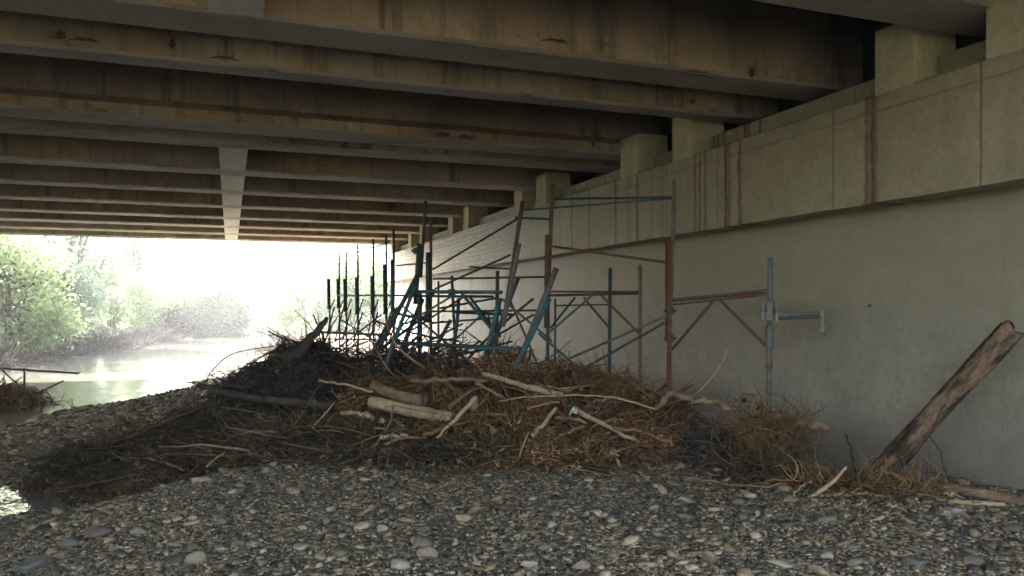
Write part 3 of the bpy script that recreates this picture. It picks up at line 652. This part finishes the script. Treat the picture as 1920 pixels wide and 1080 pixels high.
br('branch', [(1615, 980, 5.75), (1650, 960, 5.95), (1682, 945, 6.1)], 4, 6, M_tan, 'short pale stick on the gravel in front of the leaning log', 'branch', .004, 10, 6, .1, 32)
br('plank', [(1755, 940, 6.05), (1820, 943, 6.0), (1884, 946, 5.95)], 12, 9, M_tan, 'straight pale stick lying level at the right of the leaning log', 'branch', .002, 10, 6, .05, 33)
br('log', [(1700, 912, 6.5), (1800, 920, 6.3), (1880, 935, 6.15), (1960, 958, 6.0)], 18, 22, M_log, 'grey brown log lying along the wall foot at the right edge', 'log', .008, 14, 10, .08, 34)
br('branch', [(1690, 865, 6.75), (1730, 882, 6.65), (1775, 893, 6.5), (1830, 905, 6.35)], 3, 5, M_dwood, 'thin dark twig slanting down right of the leaning log', 'branch', .008, 12, 5, .1, 35)
br('branch', [(1742, 815, 6.6), (1762, 845, 6.6), (1772, 885, 6.55)], 3, 4, M_dwood, 'thin dark twig standing against the wall right of the leaning log', 'branch', .008, 10, 5, .1, 36)
br('branch', [(1585, 812, 7.6), (1594, 840, 7.5), (1603, 885, 7.3)], 3, 5, M_dwood, 'thin dark twig standing against the wall left of the leaning log', 'branch', .008, 10, 5, .1, 37)
br('branch', [(1280, 895, 6.9), (1350, 905, 6.75), (1420, 912, 6.6), (1475, 908, 6.6)], 4, 4, M_log, 'thin brown root trailing over the gravel below the root bundle', 'branch', .008, 16, 5, .1, 38)
bundle('tangled_branches', 590, 800, 655, 705, 11.8, 260, M_darkbr, 'dark tangle of branches between the brushwood mound and the scaffold posts', seed=12, down=-.1, L=(.3, 1.1), rr=(.006, .016))
bundle('tangled_branches', 760, 960, 660, 700, 11.3, 120, M_darkbr, 'dark branches caught around the feet of the leaning teal frame', seed=13, down=-.05, L=(.3, .9), rr=(.005, .012))
rs = np.random.default_rng(321)
def on_heap(px, py):
    t = 5.6
    while t < 11:
        p = P(px, py, t)
        if p[2] < float(hz(p[0], p[1])[0]): break
        t += .10
    return t
def mat_word(m): return {M_tan.name: 'pale bare', M_log.name: 'mid brown', M_dwood.name: 'dark', M_root.name: 'orange brown'}[m.name]
used_l = set()
def strew(n, x0, x1, y0, y1, l0, l1, w0, w1, mats, name, zones, rows, tail, group, seed, lift):
    k = 0; tries = 0
    while k < n and tries < 400:
        tries += 1
        px, py = rs.uniform(x0, x1), rs.uniform(y0, y1); L = rs.uniform(l0, l1); a_ = rs.normal(.05, .5)
        x1_, y1_ = px+L*math.cos(a_), py+L*math.sin(a_)*.6
        m = mats[k % len(mats)]; zi = min(len(zones)-1, int((px-x0)/(x1-x0)*len(zones))); ri = min(len(rows)-1, int((py-y0)/(y1-y0)*len(rows)))
        lab = f"{'long' if L > (l0+l1)/2 else 'short'} {mat_word(m).replace('pale bare', 'pale')} stick {rows[ri]} {tail} {zones[zi]}"
        if lab in used_l: continue
        used_l.add(lab)
        pts = []
        for q in (0, .33, .66, 1):
            xx, yy = px+(x1_-px)*q, py+(y1_-py)*q-4*math.sin(q*math.pi)
            pts.append((xx, yy, on_heap(xx, yy)-lift))
        mt = np.mean([q[2] for q in pts]); pts = [(q[0], q[1], .4*q[2]+.6*mt-.03) for q in pts]
        br(name, pts, rs.uniform(w0, w1), rs.uniform(w0, w1)*.5, m, lab, 'stick', .010, 12, 6, .16, seed+k, group); k += 1
strew(22, 640, 1230, 715, 845, 45, 130, 5, 12, [M_log, M_root, M_dwood, M_tan], 'driftwood_stick', ['below the two thick logs', 'beside the upright stick', 'beside the forked stub', 'near the white rag', 'towards the gnarled root'], ['on the crest', 'in the middle', 'at the front edge'], 'of the heap', 'sticks caught in the debris heap', 500, .30)
strew(12, 1470, 1800, 905, 955, 30, 85, 4, 8, [M_tan, M_log, M_dwood], 'broken_stick', ['left of the leaning log', 'in front of the leaning log', 'right of the leaning log'], ['at the back', 'at the front'], 'and', 'broken sticks around the leaning log', 400, .34)
# boulder stuck in the heap, white rag, bottle
bv, bf = ico(3); d = bv*(.055, .045, .08)*(1+.08*np.sin(bv[:, [1]]*4)); c = P(888, 758, 8.35)
mk('river_stone', d+c, bf, M_st_tan, smooth=True, label='pale rounded stone caught in the debris heap beside a straight stick', cat='stone')
T = NT('white_cloth'); M_rag = T.fin((.6, .58, .53), .8, T.noise(40), .01, .5)
T = NT('clear_plastic'); M_pl = T.fin((.5, .52, .52), .12, T.noise(25), .02, .5, .6); T.b.inputs['Transmission Weight'].default_value = .6
gu, gv = np.meshgrid(np.linspace(-1, 1, 9), np.linspace(-1, 1, 9)); c = P(1075, 768, 8.4)
rv = np.stack([gu*.04, gv*.02+.0*gu, -.03*np.abs(gu)**1.5+.018*np.sin(gv*4+gu*5)-.02*gv], -1).reshape(-1, 3)+c
id_ = np.arange(81).reshape(9, 9); rf = np.stack([id_[:-1, :-1], id_[:-1, 1:], id_[1:, 1:], id_[1:, :-1]], -1).reshape(-1, 4)
o = mk('rag', rv, rf, M_rag, smooth=True, label='small white rag caught on the right part of the debris heap', cat='rag'); md = o.modifiers.new('s', 'SOLIDIFY'); md.thickness = .006
p, t = on_ground(1785, 968)
ax = np.array([.075, -.03, .01]); v, f = tube([p-ax, p-ax*.95, p-ax*.2, p+ax*.2, p+ax*.6, p+ax*.85, p+ax*1.05]+np.array([0, 0, .035]), [.012, .022, .018, .023, .02, .009, .009], 12)
bt = thing('plastic_bottle', p, 'crumpled clear plastic bottle lying on the gravel at the right', 'bottle')
mk('bottle_body', v, f, M_pl, bt, smooth=True)
mk('cap', *tube([p+ax*1.0+(0, 0, .035), p+ax*1.18+(0, 0, .035)], .011, 12), M_zinc, bt)
# ------------------------------------------------------------------ scaffolding
def wpx(w, t): return w/F*t/2
def pipe(name, a, b, w, mat, parent=None, bow=0, **k):
    """a, b = (px, py, t)"""
    p0, p1 = P(*a), P(*b); r = wpx(w, (a[2]+b[2])/2)
    n = 7; s = np.linspace(0, 1, n)[:, None]; path = p0*(1-s)+p1*s
    side = np.cross(p1-p0, FW); side /= np.linalg.norm(side)+1e-9
    path += side*np.sin(s*math.pi)*bow
    d = (p1-p0)/np.linalg.norm(p1-p0)
    path = np.vstack([path[:1]+d*.05, path[:1], path[:1]+d*.001, path[1:-1], path[-1:]-d*.001, path[-1:], path[-1:]-d*.05])
    rr = np.array([.78, .78, 1]+[1]*(n-2)+[1, .78, .78])*r
    v, f = tube_dir(path, rr, d, 10)
    return mk(name, v, f, mat, parent, origin=None if parent is not None else (p0 if p0[2] < p1[2] else p1), smooth=True, **k)
def tube_dir(path, rr, d, n):
    a = np.array([0, 0, 1.]) if abs(d[2]) < .8 else np.array([1., 0, 0]); s = np.cross(d, a); s /= np.linalg.norm(s); b = np.cross(s, d)
    V = [path[i]+rr[i]*(math.cos(2*math.pi*k/n)*s+math.sin(2*math.pi*k/n)*b) for i in range(len(path)) for k in range(n)]
    K = len(path); f = [(i*n+k, i*n+(k+1) % n, (i+1)*n+(k+1) % n, (i+1)*n+k) for i in range(K-1) for k in range(n)]
    f += [tuple(range(n))[::-1], tuple((K-1)*n+k for k in range(n))]
    return np.array(V), f
def coupler(px, py, t, w, mat, parent):   # swivel clamp: two collars and a bolt
    c = P(px, py, t); r = wpx(w, t); h = r*.9
    parts = [tube([c+(0, 0, -h), c+(0, 0, h)], r, 10), tube([c+FW*0-RT*r*1.5, c+RT*r*1.5], r*.35, 6), tube([c-FW*r*1.3+(0, 0, -h*.5), c-FW*r*1.3+(0, 0, h*.9)], r*.3, 6)]
    return mk('coupler', *join(parts), mat, parent)
SG = 'scaffold frames along the abutment'; TG = 'loose scaffold tubes'
# frame A: rusty crossbar, nearest
fa = thing('scaffold', P(1254, 760, 9.9), 'scaffold frame with rusty crossbar and two knee braces at the right end of the row', 'scaffold', SG)
pipe('post', (1256, 445, 9.9), (1254, 800, 9.9), 9, M_rust, fa); pipe('post', (1444, 483, 8.75), (1441, 800, 8.75), 10, M_tealgrey, fa)
pipe('crossbar', (1262, 563, 9.9), (1440, 546, 8.75), 8, M_rust, fa); pipe('crossbar', (1262, 571, 9.9), (1440, 552, 8.75), 4, M_rust, fa)
pipe('knee_brace', (1336, 566, 9.4), (1260, 655, 9.9), 6, M_rust, fa); pipe('knee_brace', (1352, 564, 9.3), (1440, 652, 8.75), 6, M_rust, fa)
pipe('sleeve', (1443, 655, 8.74), (1442, 612, 8.74), 15, M_tealgrey, fa); pipe('sleeve', (1442, 665, 8.74), (1442, 690, 8.74), 13, M_zinc, fa)
coupler(1256, 583, 9.88, 15, M_dark, fa); coupler(1256, 634, 9.88, 15, M_rust, fa)
# clamp and stub on the right post
sc1 = thing('scaffold_bracket', P(1442, 600, 8.6), 'galvanised clamp with short tube ending in an upright stub on the right scaffold post', 'bracket')
mk('clamp', *join([tube([P(1443, 598, 8.62), P(1443, 566, 8.62)], wpx(17, 8.6), 10), tube([P(1425, 590, 8.6), P(1462, 590, 8.6)], wpx(11, 8.6), 8), tube([P(1443, 570, 8.62), P(1443, 566, 8.62)], wpx(22, 8.6), 10), tube([P(1443, 600, 8.62), P(1443, 596, 8.62)], wpx(22, 8.6), 10), tube([P(1430, 600, 8.5), P(1430, 570, 8.5)], wpx(7, 8.6), 6), tube([P(1456, 603, 8.5), P(1456, 572, 8.5)], wpx(7, 8.6), 6)]), M_zinc, sc1)
pipe('bracket_tube', (1455, 592, 8.6), (1543, 587, 8.45), 9, M_tealgrey, sc1); pipe('bracket_tube', (1455, 599, 8.62), (1543, 595, 8.46), 4, M_dark, sc1)
pipe('upright_stub', (1541, 582, 8.42), (1541, 628, 8.42), 12, M_zinc, sc1)
# frame B, behind
fb = thing('scaffold', P(1028, 700, 12), 'scaffold frame standing close to the wall with double dark crossbar', 'scaffold', SG)
pipe('post', (1028, 520, 12), (1026, 760, 12), 7, M_teal, fb); pipe('post', (1200, 497, 11.2), (1200, 790, 11.2), 7, M_tealgrey, fb)
pipe('crossbar', (1030, 547, 12), (1200, 547, 11.2), 4, M_rust, fb); pipe('crossbar', (1030, 554, 12), (1200, 550, 11.25), 5, M_dark, fb)
pipe('knee_brace', (1112, 552, 11.6), (1032, 622, 12), 4, M_tealgrey, fb); pipe('knee_brace', (1125, 552, 11.5), (1198, 625, 11.2), 4, M_rust, fb)
fb2 = thing('scaffold', P(1142, 700, 12.4), 'scaffold frame with one dark post and steep braces behind the double crossbar frame', 'scaffold', SG)
pipe('post', (1144, 502, 12.2), (1142, 765, 12.2), 7, M_dark, fb2); pipe('post', (1041, 560, 12.5), (1040, 740, 12.5), 4, M_dark, fb2)
pipe('crossbar', (1040, 573, 12.5), (1144, 571, 12.2), 3, M_dark, fb2)
pipe('knee_brace', (1078, 558, 12.3), (1032, 615, 12.5), 4, M_dark, fb2); pipe('knee_brace', (1094, 558, 12.3), (1143, 616, 12.2), 4, M_dark, fb2)
def loose(a, b, w, mat, label, bow=0): pipe('scaffold_tube', a, b, w, mat, label=label, cat='scaffold tube', group=TG, bow=bow)
loose((1264, 338, 10.0), (1258, 565, 10.0), 8, M_tealgrey, 'tall faded post rising highest above the rusty crossbar frame')
loose((1250, 445, 10.1), (1250, 640, 10.1), 6, M_rust, 'short rusty tube clamped beside the tall faded post')
loose((1038, 373, 10.9), (1260, 370, 10.0), 4.5, M_dark, 'dark level rail at the top between the two tallest right posts')
loose((985, 394, 11.2), (1260, 372, 10.05), 3.5, M_teal, 'teal rail slanting just below the dark top rail')
loose((1036, 462, 10.9), (1250, 492, 10.05), 5, M_rust, 'rusty tube sloping down right over the front of the cap beam')
loose((1250, 592, 9.8), (1000, 702, 10.6), 5, M_tealgrey, 'pale teal diagonal tube rising right to the rusty frame')
loose((1246, 605, 9.9), (1068, 706, 10.5), 5, M_dark, 'dark diagonal tube just below the pale teal diagonal')
loose((1010, 625, 10.8), (1088, 694, 10.4), 5, M_teal, 'short teal tube sloping down right into the roots')
loose((1036, 345, 10.9), (1028, 540, 10.9), 8, M_rust, 'tall rusty post left of the top rails')
loose((1026, 440, 10.85), (1024, 615, 10.85), 9, M_rust, 'thick rusty sleeve tube against the tall rusty post')
loose((1043, 503, 10.4), (972, 682, 10.2), 11, M_tealgrey, 'thick faded tube leaning left at the right side of the wrecked frames')
loose((1030, 560, 10.35), (965, 690, 10.1), 10, M_teal, 'thick teal tube leaning left beside the faded leaning tube')
loose((980, 377, 10.9), (944, 606, 10.8), 8, M_rust, 'tall rusty tube leaning right with its top near the dark top rail')
loose((974, 457, 10.8), (943, 612, 10.7), 8, M_tealgrey, 'faded tube leaning right against the tall rusty leaning tube')
loose((812, 505, 11.8), (972, 409, 11), 4, M_dark, 'long dark diagonal rising right across the cap beam, upper of two')
loose((815, 542, 11.8), (957, 478, 11), 4, M_dark, 'long dark diagonal rising right across the cap beam, lower of two')
loose((965, 408, 11), (1036, 411, 11), 4, M_dark, 'short dark rail tying the leaning rusty tube to the tall rusty post')
loose((812, 523, 11.9), (1022, 519, 11.1), 4, M_rust, 'level rusty rail behind the teal leaning frame')
loose((933, 508, 11.6), (930, 705, 11.4), 7, M_rust, 'rusty upright behind the right leg of the teal leaning frame')
# teal leaning frame
ft = thing('scaffold', P(723, 690, 11), 'teal scaffold frame knocked over to the left in the middle of the wreckage', 'scaffold', SG)
pipe('post', (778, 535, 11.3), (720, 692, 10.9), 8, M_teal, ft); pipe('post', (938, 560, 10.9), (903, 694, 10.6), 9, M_teal, ft)
pipe('crossbar', (772, 547, 11.3), (942, 548, 10.9), 7, M_teal, ft)
pipe('knee_brace', (866, 551, 11.1), (924, 620, 10.8), 6, M_teal, ft); pipe('knee_brace', (853, 552, 11.1), (760, 608, 11.1), 4, M_teal, ft)
fd = thing('scaffold', P(800, 690, 11.8), 'dark scaffold frame leaning behind the teal one', 'scaffold', SG)
pipe('post', (783, 515, 11.9), (702, 668, 11.6), 9, M_dark, fd); pipe('crossbar', (775, 555, 11.9), (925, 556, 11.5), 5, M_dark, fd)
pipe('knee_brace', (880, 556, 11.6), (938, 632, 11.4), 5, M_dark, fd); pipe('knee_brace', (870, 556, 11.7), (768, 622, 11.8), 4, M_dark, fd)
pipe('post', (845, 600, 11.6), (790, 700, 11.4), 7, M_dark, fd)
loose((742, 643, 11.0), (985, 655, 10.4), 8, M_dark, 'heavy dark ledger lying level low across the wreckage')
loose((890, 652, 10.5), (985, 655, 10.3), 8, M_teal, 'short teal ledger at the right end of the heavy dark one')
loose((595, 623, 14.5), (728, 628, 12.6), 5, M_dark, 'dark ledger level above the brushwood mound, upper of two')
loose((597, 635, 14.4), (765, 638, 12.4), 3, M_dark, 'thin dark ledger level above the brushwood mound, lower of two')
loose((752, 666, 11.5), (868, 607, 11.5), 4, M_dark, 'dark tube crossing upwards behind the heavy low ledger')
loose((798, 377, 12.6), (789, 520, 12.6), 6, M_dark, 'tall dark post topping the middle group, second deck girder above it')
loose((786, 457, 12.4), (779, 570, 12.4), 9, M_dark, 'thick dark sleeve at the top of the leaning dark frame')
loose((808, 413, 12.3), (808, 705, 12.3), 5, M_rust, 'slim rusty post right of the tall dark middle post')
loose((803, 473, 12.2), (802, 605, 12.2), 9, M_dark, 'perforated looking thick sleeve on the slim rusty post')
loose((787, 550, 12.0), (787, 705, 12.0), 9, M_dark, 'thick dark upright standing in the middle of the wreckage')
loose((847, 517, 12.1), (856, 705, 11.9), 5, M_dark, 'slim upright between the thick dark one and the rusty one')
loose((822, 527, 12.6), (822, 700, 12.6), 4, M_dark, 'thin upright immediately right of the thick sleeve')
loose((806, 584, 11.9), (1006, 582, 11.2), 4, M_dark, 'thin level rail in front of the pale wall')
loose((806, 606, 12), (930, 596, 11.5), 4, M_dark, 'thin rail rising slightly right in front of the pale wall')
loose((825, 578, 12), (935, 558, 11.3), 4, M_dark, 'thin dark tube rising right into the teal frame')
loose((933, 628, 11.5), (1000, 590, 11.2), 4, M_dark, 'short dark diagonal right of the rusty upright')
loose((940, 560, 11), (1035, 640, 10.8), 4, M_tealgrey, 'faded diagonal sloping down right from the teal frame corner')
loose((743, 498, 13.6), (806, 492, 12.4), 3, M_dark, 'short thin rail joining the middle posts near the cap beam')
loose((650, 478, 18), (724, 457, 14.3), 2.5, M_dark, 'thin tube rising right between the far posts at the top')
loose((633, 554, 18), (768, 554, 12.6), 4, M_dark, 'level rail running through the far row of posts')
loose((700, 665, 12.4), (800, 590, 12), 6, M_dark, 'dark tube fallen across the left side of the wreckage')
loose((745, 650, 12), (640, 690, 11.8), 4, M_dark, 'dark tube dropping left into the brushwood')
loose((690, 640, 12.6), (610, 668, 12.4), 3.5, M_dark, 'thin dark tube dropping left above the brushwood mound')
loose((800, 700, 11.2), (900, 640, 10.9), 4, M_dark, 'dark tube rising right from the heap under the low ledger')
fe = thing('scaffold', P(905, 690, 11.6), 'blue green scaffold leaning back behind the right leg of the teal frame', 'scaffold', SG)
pipe('post', (972, 520, 11.5), (905, 695, 11.2), 8, M_teal, fe); pipe('post', (860, 560, 11.9), (835, 695, 11.6), 7, M_teal, fe, bow=.05)
pipe('crossbar', (850, 585, 11.9), (960, 590, 11.4), 6, M_dark, fe); pipe('knee_brace', (905, 588, 11.6), (850, 640, 11.7), 4, M_teal, fe); pipe('knee_brace', (915, 588, 11.6), (928, 650, 11.4), 4, M_dark, fe)
ff_ = thing('scaffold', P(745, 690, 12.4), 'dark scaffold slumped against the middle posts above the brushwood', 'scaffold', SG)
pipe('post', (792, 560, 12.3), (735, 700, 12.1), 9, M_dark, ff_); pipe('post', (760, 560, 12.6), (690, 690, 12.4), 7, M_dark, ff_, bow=-.06)
pipe('crossbar', (745, 588, 12.5), (800, 600, 12.3), 6, M_dark, ff_); pipe('knee_brace', (770, 592, 12.4), (730, 640, 12.4), 4, M_teal, ff_)
for q in ((781, 470), (808, 548), (847, 548), (933, 582)): coupler(q[0], q[1], 11.9, 13, M_dark, ff_ if q[0] < 800 else fe)
loose((750, 570, 12.2), (905, 700, 11.4), 4.5, M_teal, 'teal tube sloping down right across the whole wreckage')
loose((862, 690, 11.3), (1000, 560, 11.1), 5, M_dark, 'dark tube rising right behind the faded leaning tube', .04)
loose((700, 600, 12.8), (860, 640, 12), 4, M_dark, 'dark tube sloping gently down right behind the middle posts', -.05)
loose((720, 690, 11.9), (790, 625, 11.9), 6, M_teal, 'short thick teal tube rising right out of the brushwood')
loose((880, 500, 12), (965, 505, 11.5), 3.5, M_dark, 'short thin rail below the lower long diagonal')
loose((955, 560, 11.2), (1015, 700, 10.8), 4.5, M_tealgrey, 'faded tube sloping steeply down right to the foot of the leaning pair')
loose((640, 600, 15), (720, 650, 13), 3, M_teal, 'thin teal tube sloping down right among the far posts')
loose((625, 660, 14), (715, 590, 13.4), 3, M_dark, 'thin dark tube rising right among the far posts')
# far posts row: upright with a sleeve
far = [(618, 523, 585, 523, 640, 20, 'pale teal upright at the river end of the row, leftmost of all'),
       (636, 470, 640, 523, 578, 18.5, 'upright with teal sleeve, second from the river end'),
       (649, 468, 660, 523, 585, 17, 'upright with dark sleeve, third from the river end'),
       (671, 457, 660, 520, 590, 15.8, 'upright with dark sleeve, fourth from the river end'),
       (700, 448, 660, 517, 590, 14.8, 'upright with dark teal sleeve, fifth from the river end'),
       (724, 440, 660, 495, 590, 14.0, 'upright with a sleeve pierced by holes, sixth from the river end'),
       (738, 430, 650, 487, 590, 13.4, 'upright with long dark sleeve, seventh from the river end')]
for k, (px, top, bot, s0, s1, t, lab) in enumerate(far):
    if px == 618: s0, s1, top, bot = 523, 580, 523, 650
    post = thing('scaffold_post', P(px, bot+40, t), lab, 'scaffold post', 'row of uprights towards the river')
    m = M_teal if k < 3 else M_dark
    pipe('post', (px, top, t), (px+1, bot+45, t), 3.0+.25*k, M_dark if k else M_teal, post)
    pipe('sleeve', (px-3, s0, t-.02), (px-2, s1, t-.02), 4.5+.45*k, M_teal if k != 5 else M_dark, post)
    pipe('knee_brace', (px+10, 560, t), (px-2, s1+6, t), 2.4, M_teal, post)
    pipe('base_tube', (px+9, s1-5, t+.2), (px-8, 640, t+.2), 3, m, post)
    if k == 5: mk('locking_pins', *join([tube([P(px-6, yy, t-.1), P(px+3, yy, t-.1)], wpx(3, t), 6) for yy in (505, 520, 535, 550, 565)]), M_zinc, post)
# ------------------------------------------------------------------ wreck in the river at the left
fr = thing('scaffold', P(45, 745, 17), 'bent scaffold frame stranded in the river at the left edge', 'scaffold')
pipe('crossbar', (-60, 687, 17), (148, 700, 17), 4, M_tealgrey, fr); pipe('post', (46, 690, 17), (46, 752, 17), 4, M_tealgrey, fr); pipe('knee_brace', (0, 690, 17), (44, 732, 17), 3, M_tealgrey, fr); pipe('knee_brace', (-40, 690, 17), (-40, 760, 17), 4, M_tealgrey, fr)
pipe('scaffold_tube', (56, 745, 17), (119, 714, 17.2), 3.5, M_dwood, label='dark pole sticking up right of the stranded frame', cat='pole')
c = P(5, 748, 17); r = np.random.default_rng(9); n = 900; K = 5
st = c+np.stack([r.normal(0, .45, n), r.normal(0, .4, n), np.zeros(n)], -1); dd = np.hypot(st[:, 0]-c[0], st[:, 1]-c[1]); st[:, 2] = WL-.05+.5*np.exp(-(dd/.5)**2)*r.uniform(.5, 1, n)
d = r.normal(0, 1, (n, 3)); d[:, 2] *= .4; pts = np.zeros((n, K, 3)); pts[:, 0] = st
for k in range(1, K): d += r.normal(0, .4, d.shape); pts[:, k] = pts[:, k-1]+d/np.linalg.norm(d, axis=1)[:, None]*.09
v, f = many_tubes(pts, np.full((n, K), .011), 4)
mk('snagged_roots', v, f, M_root, origin=c, label='reddish roots snagged on the stranded frame in the river', cat='flood debris', kind='stuff')
# ------------------------------------------------------------------ trees and bushes
def tree(x, y, H, R, mat, label, name='bush', nleaf=5000, leaf=.16, seed=0, low=.1, clumps=34, group='bushes and trees on the river banks', zb=None, cat=None, gap=.28):
    r = np.random.default_rng(seed); z0 = float(gz(x, y)) if zb is None else zb
    t = thing(name, (x, y, z0), label, cat or name.split('_')[-1], group)
    cc = []
    while len(cc) < clumps:
        q = r.uniform(-1, 1, 3)
        if .25 < np.linalg.norm(q) < 1: cc.append(q)
    cc = np.array(cc); cen = np.array([x, y, z0+H*(low+1)/2]); cc = cen+cc*np.array([R, R, H*(1-low)/2])
    cc[:, 2] = np.maximum(cc[:, 2], z0+.15)
    # trunk and limbs
    tp = []
    base = np.array([x, y, z0-.1]); top = np.array([x+r.normal(0, .2), y, z0+H*.7])
    tp.append(tube(wob_path([base, (base+top)/2+r.normal(0, .12, 3), top], 8, .02, seed), np.linspace(.035*H, .008*H, 8).clip(.02, .3), 7))
    for q in cc[::2]:
        f = r.uniform(.1, .7); s = base*(1-f)+top*f
        tp.append(tube(wob_path([s, (s+q)/2+(0, 0, .1*H*r.random()), q], 6, .02, 1), np.linspace(.012*H, .004*H, 6).clip(.008, .1), 5))
    mk('trunk', *join(tp), M_bank, t, smooth=True)
    n = nleaf; ci = r.integers(0, clumps, n); sg = gap*R*r.uniform(.5, 1.2, clumps)[ci]
    pc = cc[ci]+r.normal(0, 1, (n, 3))*sg[:, None]*.75; pc[:, 2] = np.maximum(pc[:, 2], z0+.02)
    a = r.normal(0, 1, (n, 3)); a /= np.linalg.norm(a, axis=1)[:, None]; b = np.cross(a, r.normal(0, 1, (n, 3))); b /= np.linalg.norm(b, axis=1)[:, None]
    s = (leaf*r.uniform(.5, 1.3, n))[:, None]
    V = np.stack([pc-a*s*.9, pc+b*s*.4+a*s*.1, pc+a*s*.9, pc-b*s*.4+a*s*.1], 1).reshape(-1, 3)
    mk('crown', V, np.arange(4*n).reshape(n, 4), mat, t)
def at(px, Yw):  # x for a pixel column at world depth Y
    u = (px-960)/F; d = FW+u*RT; return Yw*d[0]/d[1]
LB = 'left river bank'
TR = [
 (20, 36, 5.0, 2.4, M_leafA, 'loose spring green bush at the left edge beside the stranded frame', 'bush', .14, 9000),
 (90, 42, 4.2, 2.2, M_leafC, 'pale green bush second from the left edge across the river', 'bush', .14, 8000),
 (165, 47, 7.0, 2.1, M_leafA, 'taller yellow green tree on the far left bank', 'tree', .15, 7000),
 (215, 55, 4.0, 2.4, M_leafA, 'yellowish bush low on the left bank near mid river', 'bush', .15, 7000),
 (60, 56, 9.5, 2.6, M_leafC, 'tall thin leaved tree behind the left bushes with gaps of sky', 'tree', .16, 3000),
 (240, 72, 10.0, 2.4, M_leafC, 'slender distant tree left of the river reaching the bridge soffit', 'tree', .18, 1600),
 (290, 78, 3.6, 2.2, M_leafC, 'low pale bush where the river narrows', 'bush', .17, 5000),
 (390, 61, 3.9, 3.0, M_leafB, 'dark green bush overhanging the river at its far end', 'bush', .17, 16000),
 (450, 72, 6.4, 2.0, M_leafA, 'bright green sapling rising behind the dark overhanging bush', 'tree', .17, 4500),
 (478, 90, 9.5, 1.8, M_leafC, 'thin sparse tree right of the river against the white sky', 'tree', .2, 1000),
 (520, 62, 2.6, 2.6, M_leafC, 'low pale bush on the right bank beyond the gravel', 'bush', .15, 5000),
 (575, 54, 3.8, 2.4, M_leafA, 'rounded light green bush just left of the far scaffold posts', 'bush', .15, 7500),
 (640, 50, 4.2, 2.4, M_leafC, 'pale bush seen through the far scaffold posts', 'bush', .15, 6500),
 (700, 48, 4.6, 2.6, M_leafA, 'green bush beside the far end of the abutment', 'bush', .15, 5500),
 (330, 100, 5.0, 4.5, M_leafC, 'broad hazy bush closing the view at the river bend', 'bush', .25, 5000),
 (300, 62, 3.4, 2.2, M_leafA, 'light green bush right of mid river on the left bank', 'bush', .15, 6000),
 (345, 84, 8.5, 2.4, M_leafC, 'tall airy tree at the river bend left of the dark bush', 'tree', .18, 1800),
 (540, 84, 5.5, 2.6, M_leafC, 'broad pale tree beyond the low bush on the right bank', 'tree', .18, 5000),
 (610, 70, 6.0, 2.6, M_leafC, 'misty green tree behind the far scaffold posts', 'tree', .17, 5500),
 (130, 43, 8.5, 2.0, M_leafC, 'tall airy tree between the left bushes, crown reaching the girders', 'tree', .15, 2600),
 (250, 58, 9.0, 2.2, M_leafA, 'tall yellow green sapling with gaps, middle of the left bank', 'tree', .16, 2200),
 (425, 82, 9.5, 2.6, M_leafC, 'tall faint tree rising behind the dark overhanging bush', 'tree', .18, 2400),
 (505, 66, 7.0, 1.9, M_leafA, 'slim green tree on the right bank left of the rounded bush', 'tree', .16, 2200),
 (-60, 38, 6.0, 2.6, M_leafB, 'dark bush just outside the left edge of the river view', 'bush', .15, 5000),
]
for k, (px, yw, H, R, m, lab, nm, lf, nl) in enumerate(TR):
    tree(at(px, yw), yw, H, R, m, lab, nm, nl, lf, 20+k, .05 if nm == 'bush' else .2, 30)
# twig fringe at the waterline
def fringe(name, pts, n, L, mat, rr, label, seed):
    r = np.random.default_rng(seed); K = 5; pts = np.asarray(pts, float); s = r.uniform(0, len(pts)-1, n); i = s.astype(int).clip(0, len(pts)-2); f = (s-i)[:, None]
    b = pts[i]*(1-f)+pts[i+1]*f; x = b[:, 0]+r.normal(0, .7, n); y = b[:, 1]+r.normal(0, 1.2, n); z = np.maximum(gz(x, y), WL)
    d = r.normal(0, 1, (n, 3)); d[:, 2] = np.abs(d[:, 2])*.7; P_ = np.zeros((n, K, 3)); P_[:, 0] = np.stack([x, y, z], -1); st_ = r.uniform(L[0], L[1], n)[:, None]/(K-1)
    for k in range(1, K):
        d = d+r.normal(0, .35, d.shape); P_[:, k] = P_[:, k-1]+d/np.linalg.norm(d, axis=1)[:, None]*st_
    P_[..., 2] = np.maximum(P_[..., 2], WL)
    v, f = many_tubes(P_, np.full((n, K), 1.)*r.uniform(*rr, n)[:, None], 3)
    mk(name, v, f, mat, origin=(0, 0, 0), label=label, cat='brushwood', kind='stuff')
fringe('bank_brushwood', [(-9.0, 32), (-7.6, 38), (-5.9, 47), (-4.6, 56), (-3.4, 68)], 6000, (.3, 1.3), M_greyt, (.008, .02), 'grey brown dead twigs along the water edge of the left bank', 3)
fringe('bank_brushwood', [(1.6, 36), (2.6, 43), (3.4, 52), (4.2, 64), (4.7, 76)], 1200, (.2, .8), M_greyt, (.008, .018), 'scattered dead twigs along the water edge of the right bank', 4)
T = NT('glare_volume'); T.t.nodes.remove(T.b); pv = T.n('ShaderNodeVolumePrincipled'); pv.inputs['Density'].default_value = .0028; pv.inputs['Color'].default_value = (.95, .97, 1, 1); pv.inputs['Anisotropy'].default_value = .6
T.l(pv.outputs[0], T.t.nodes['Material Output'].inputs['Volume'])
mk('glare', *box((-620, -620, -8), (620, 920, 40)), T.m, origin=(0, 0, 0), kind='stuff', label='thin bright haze volume added to whiten the view over the river', cat='glare')  # thin scattering volume added to whiten the outside, standing in for lens glare
for o in bpy.data.objects:
    if '_o' in o: del o['_o']
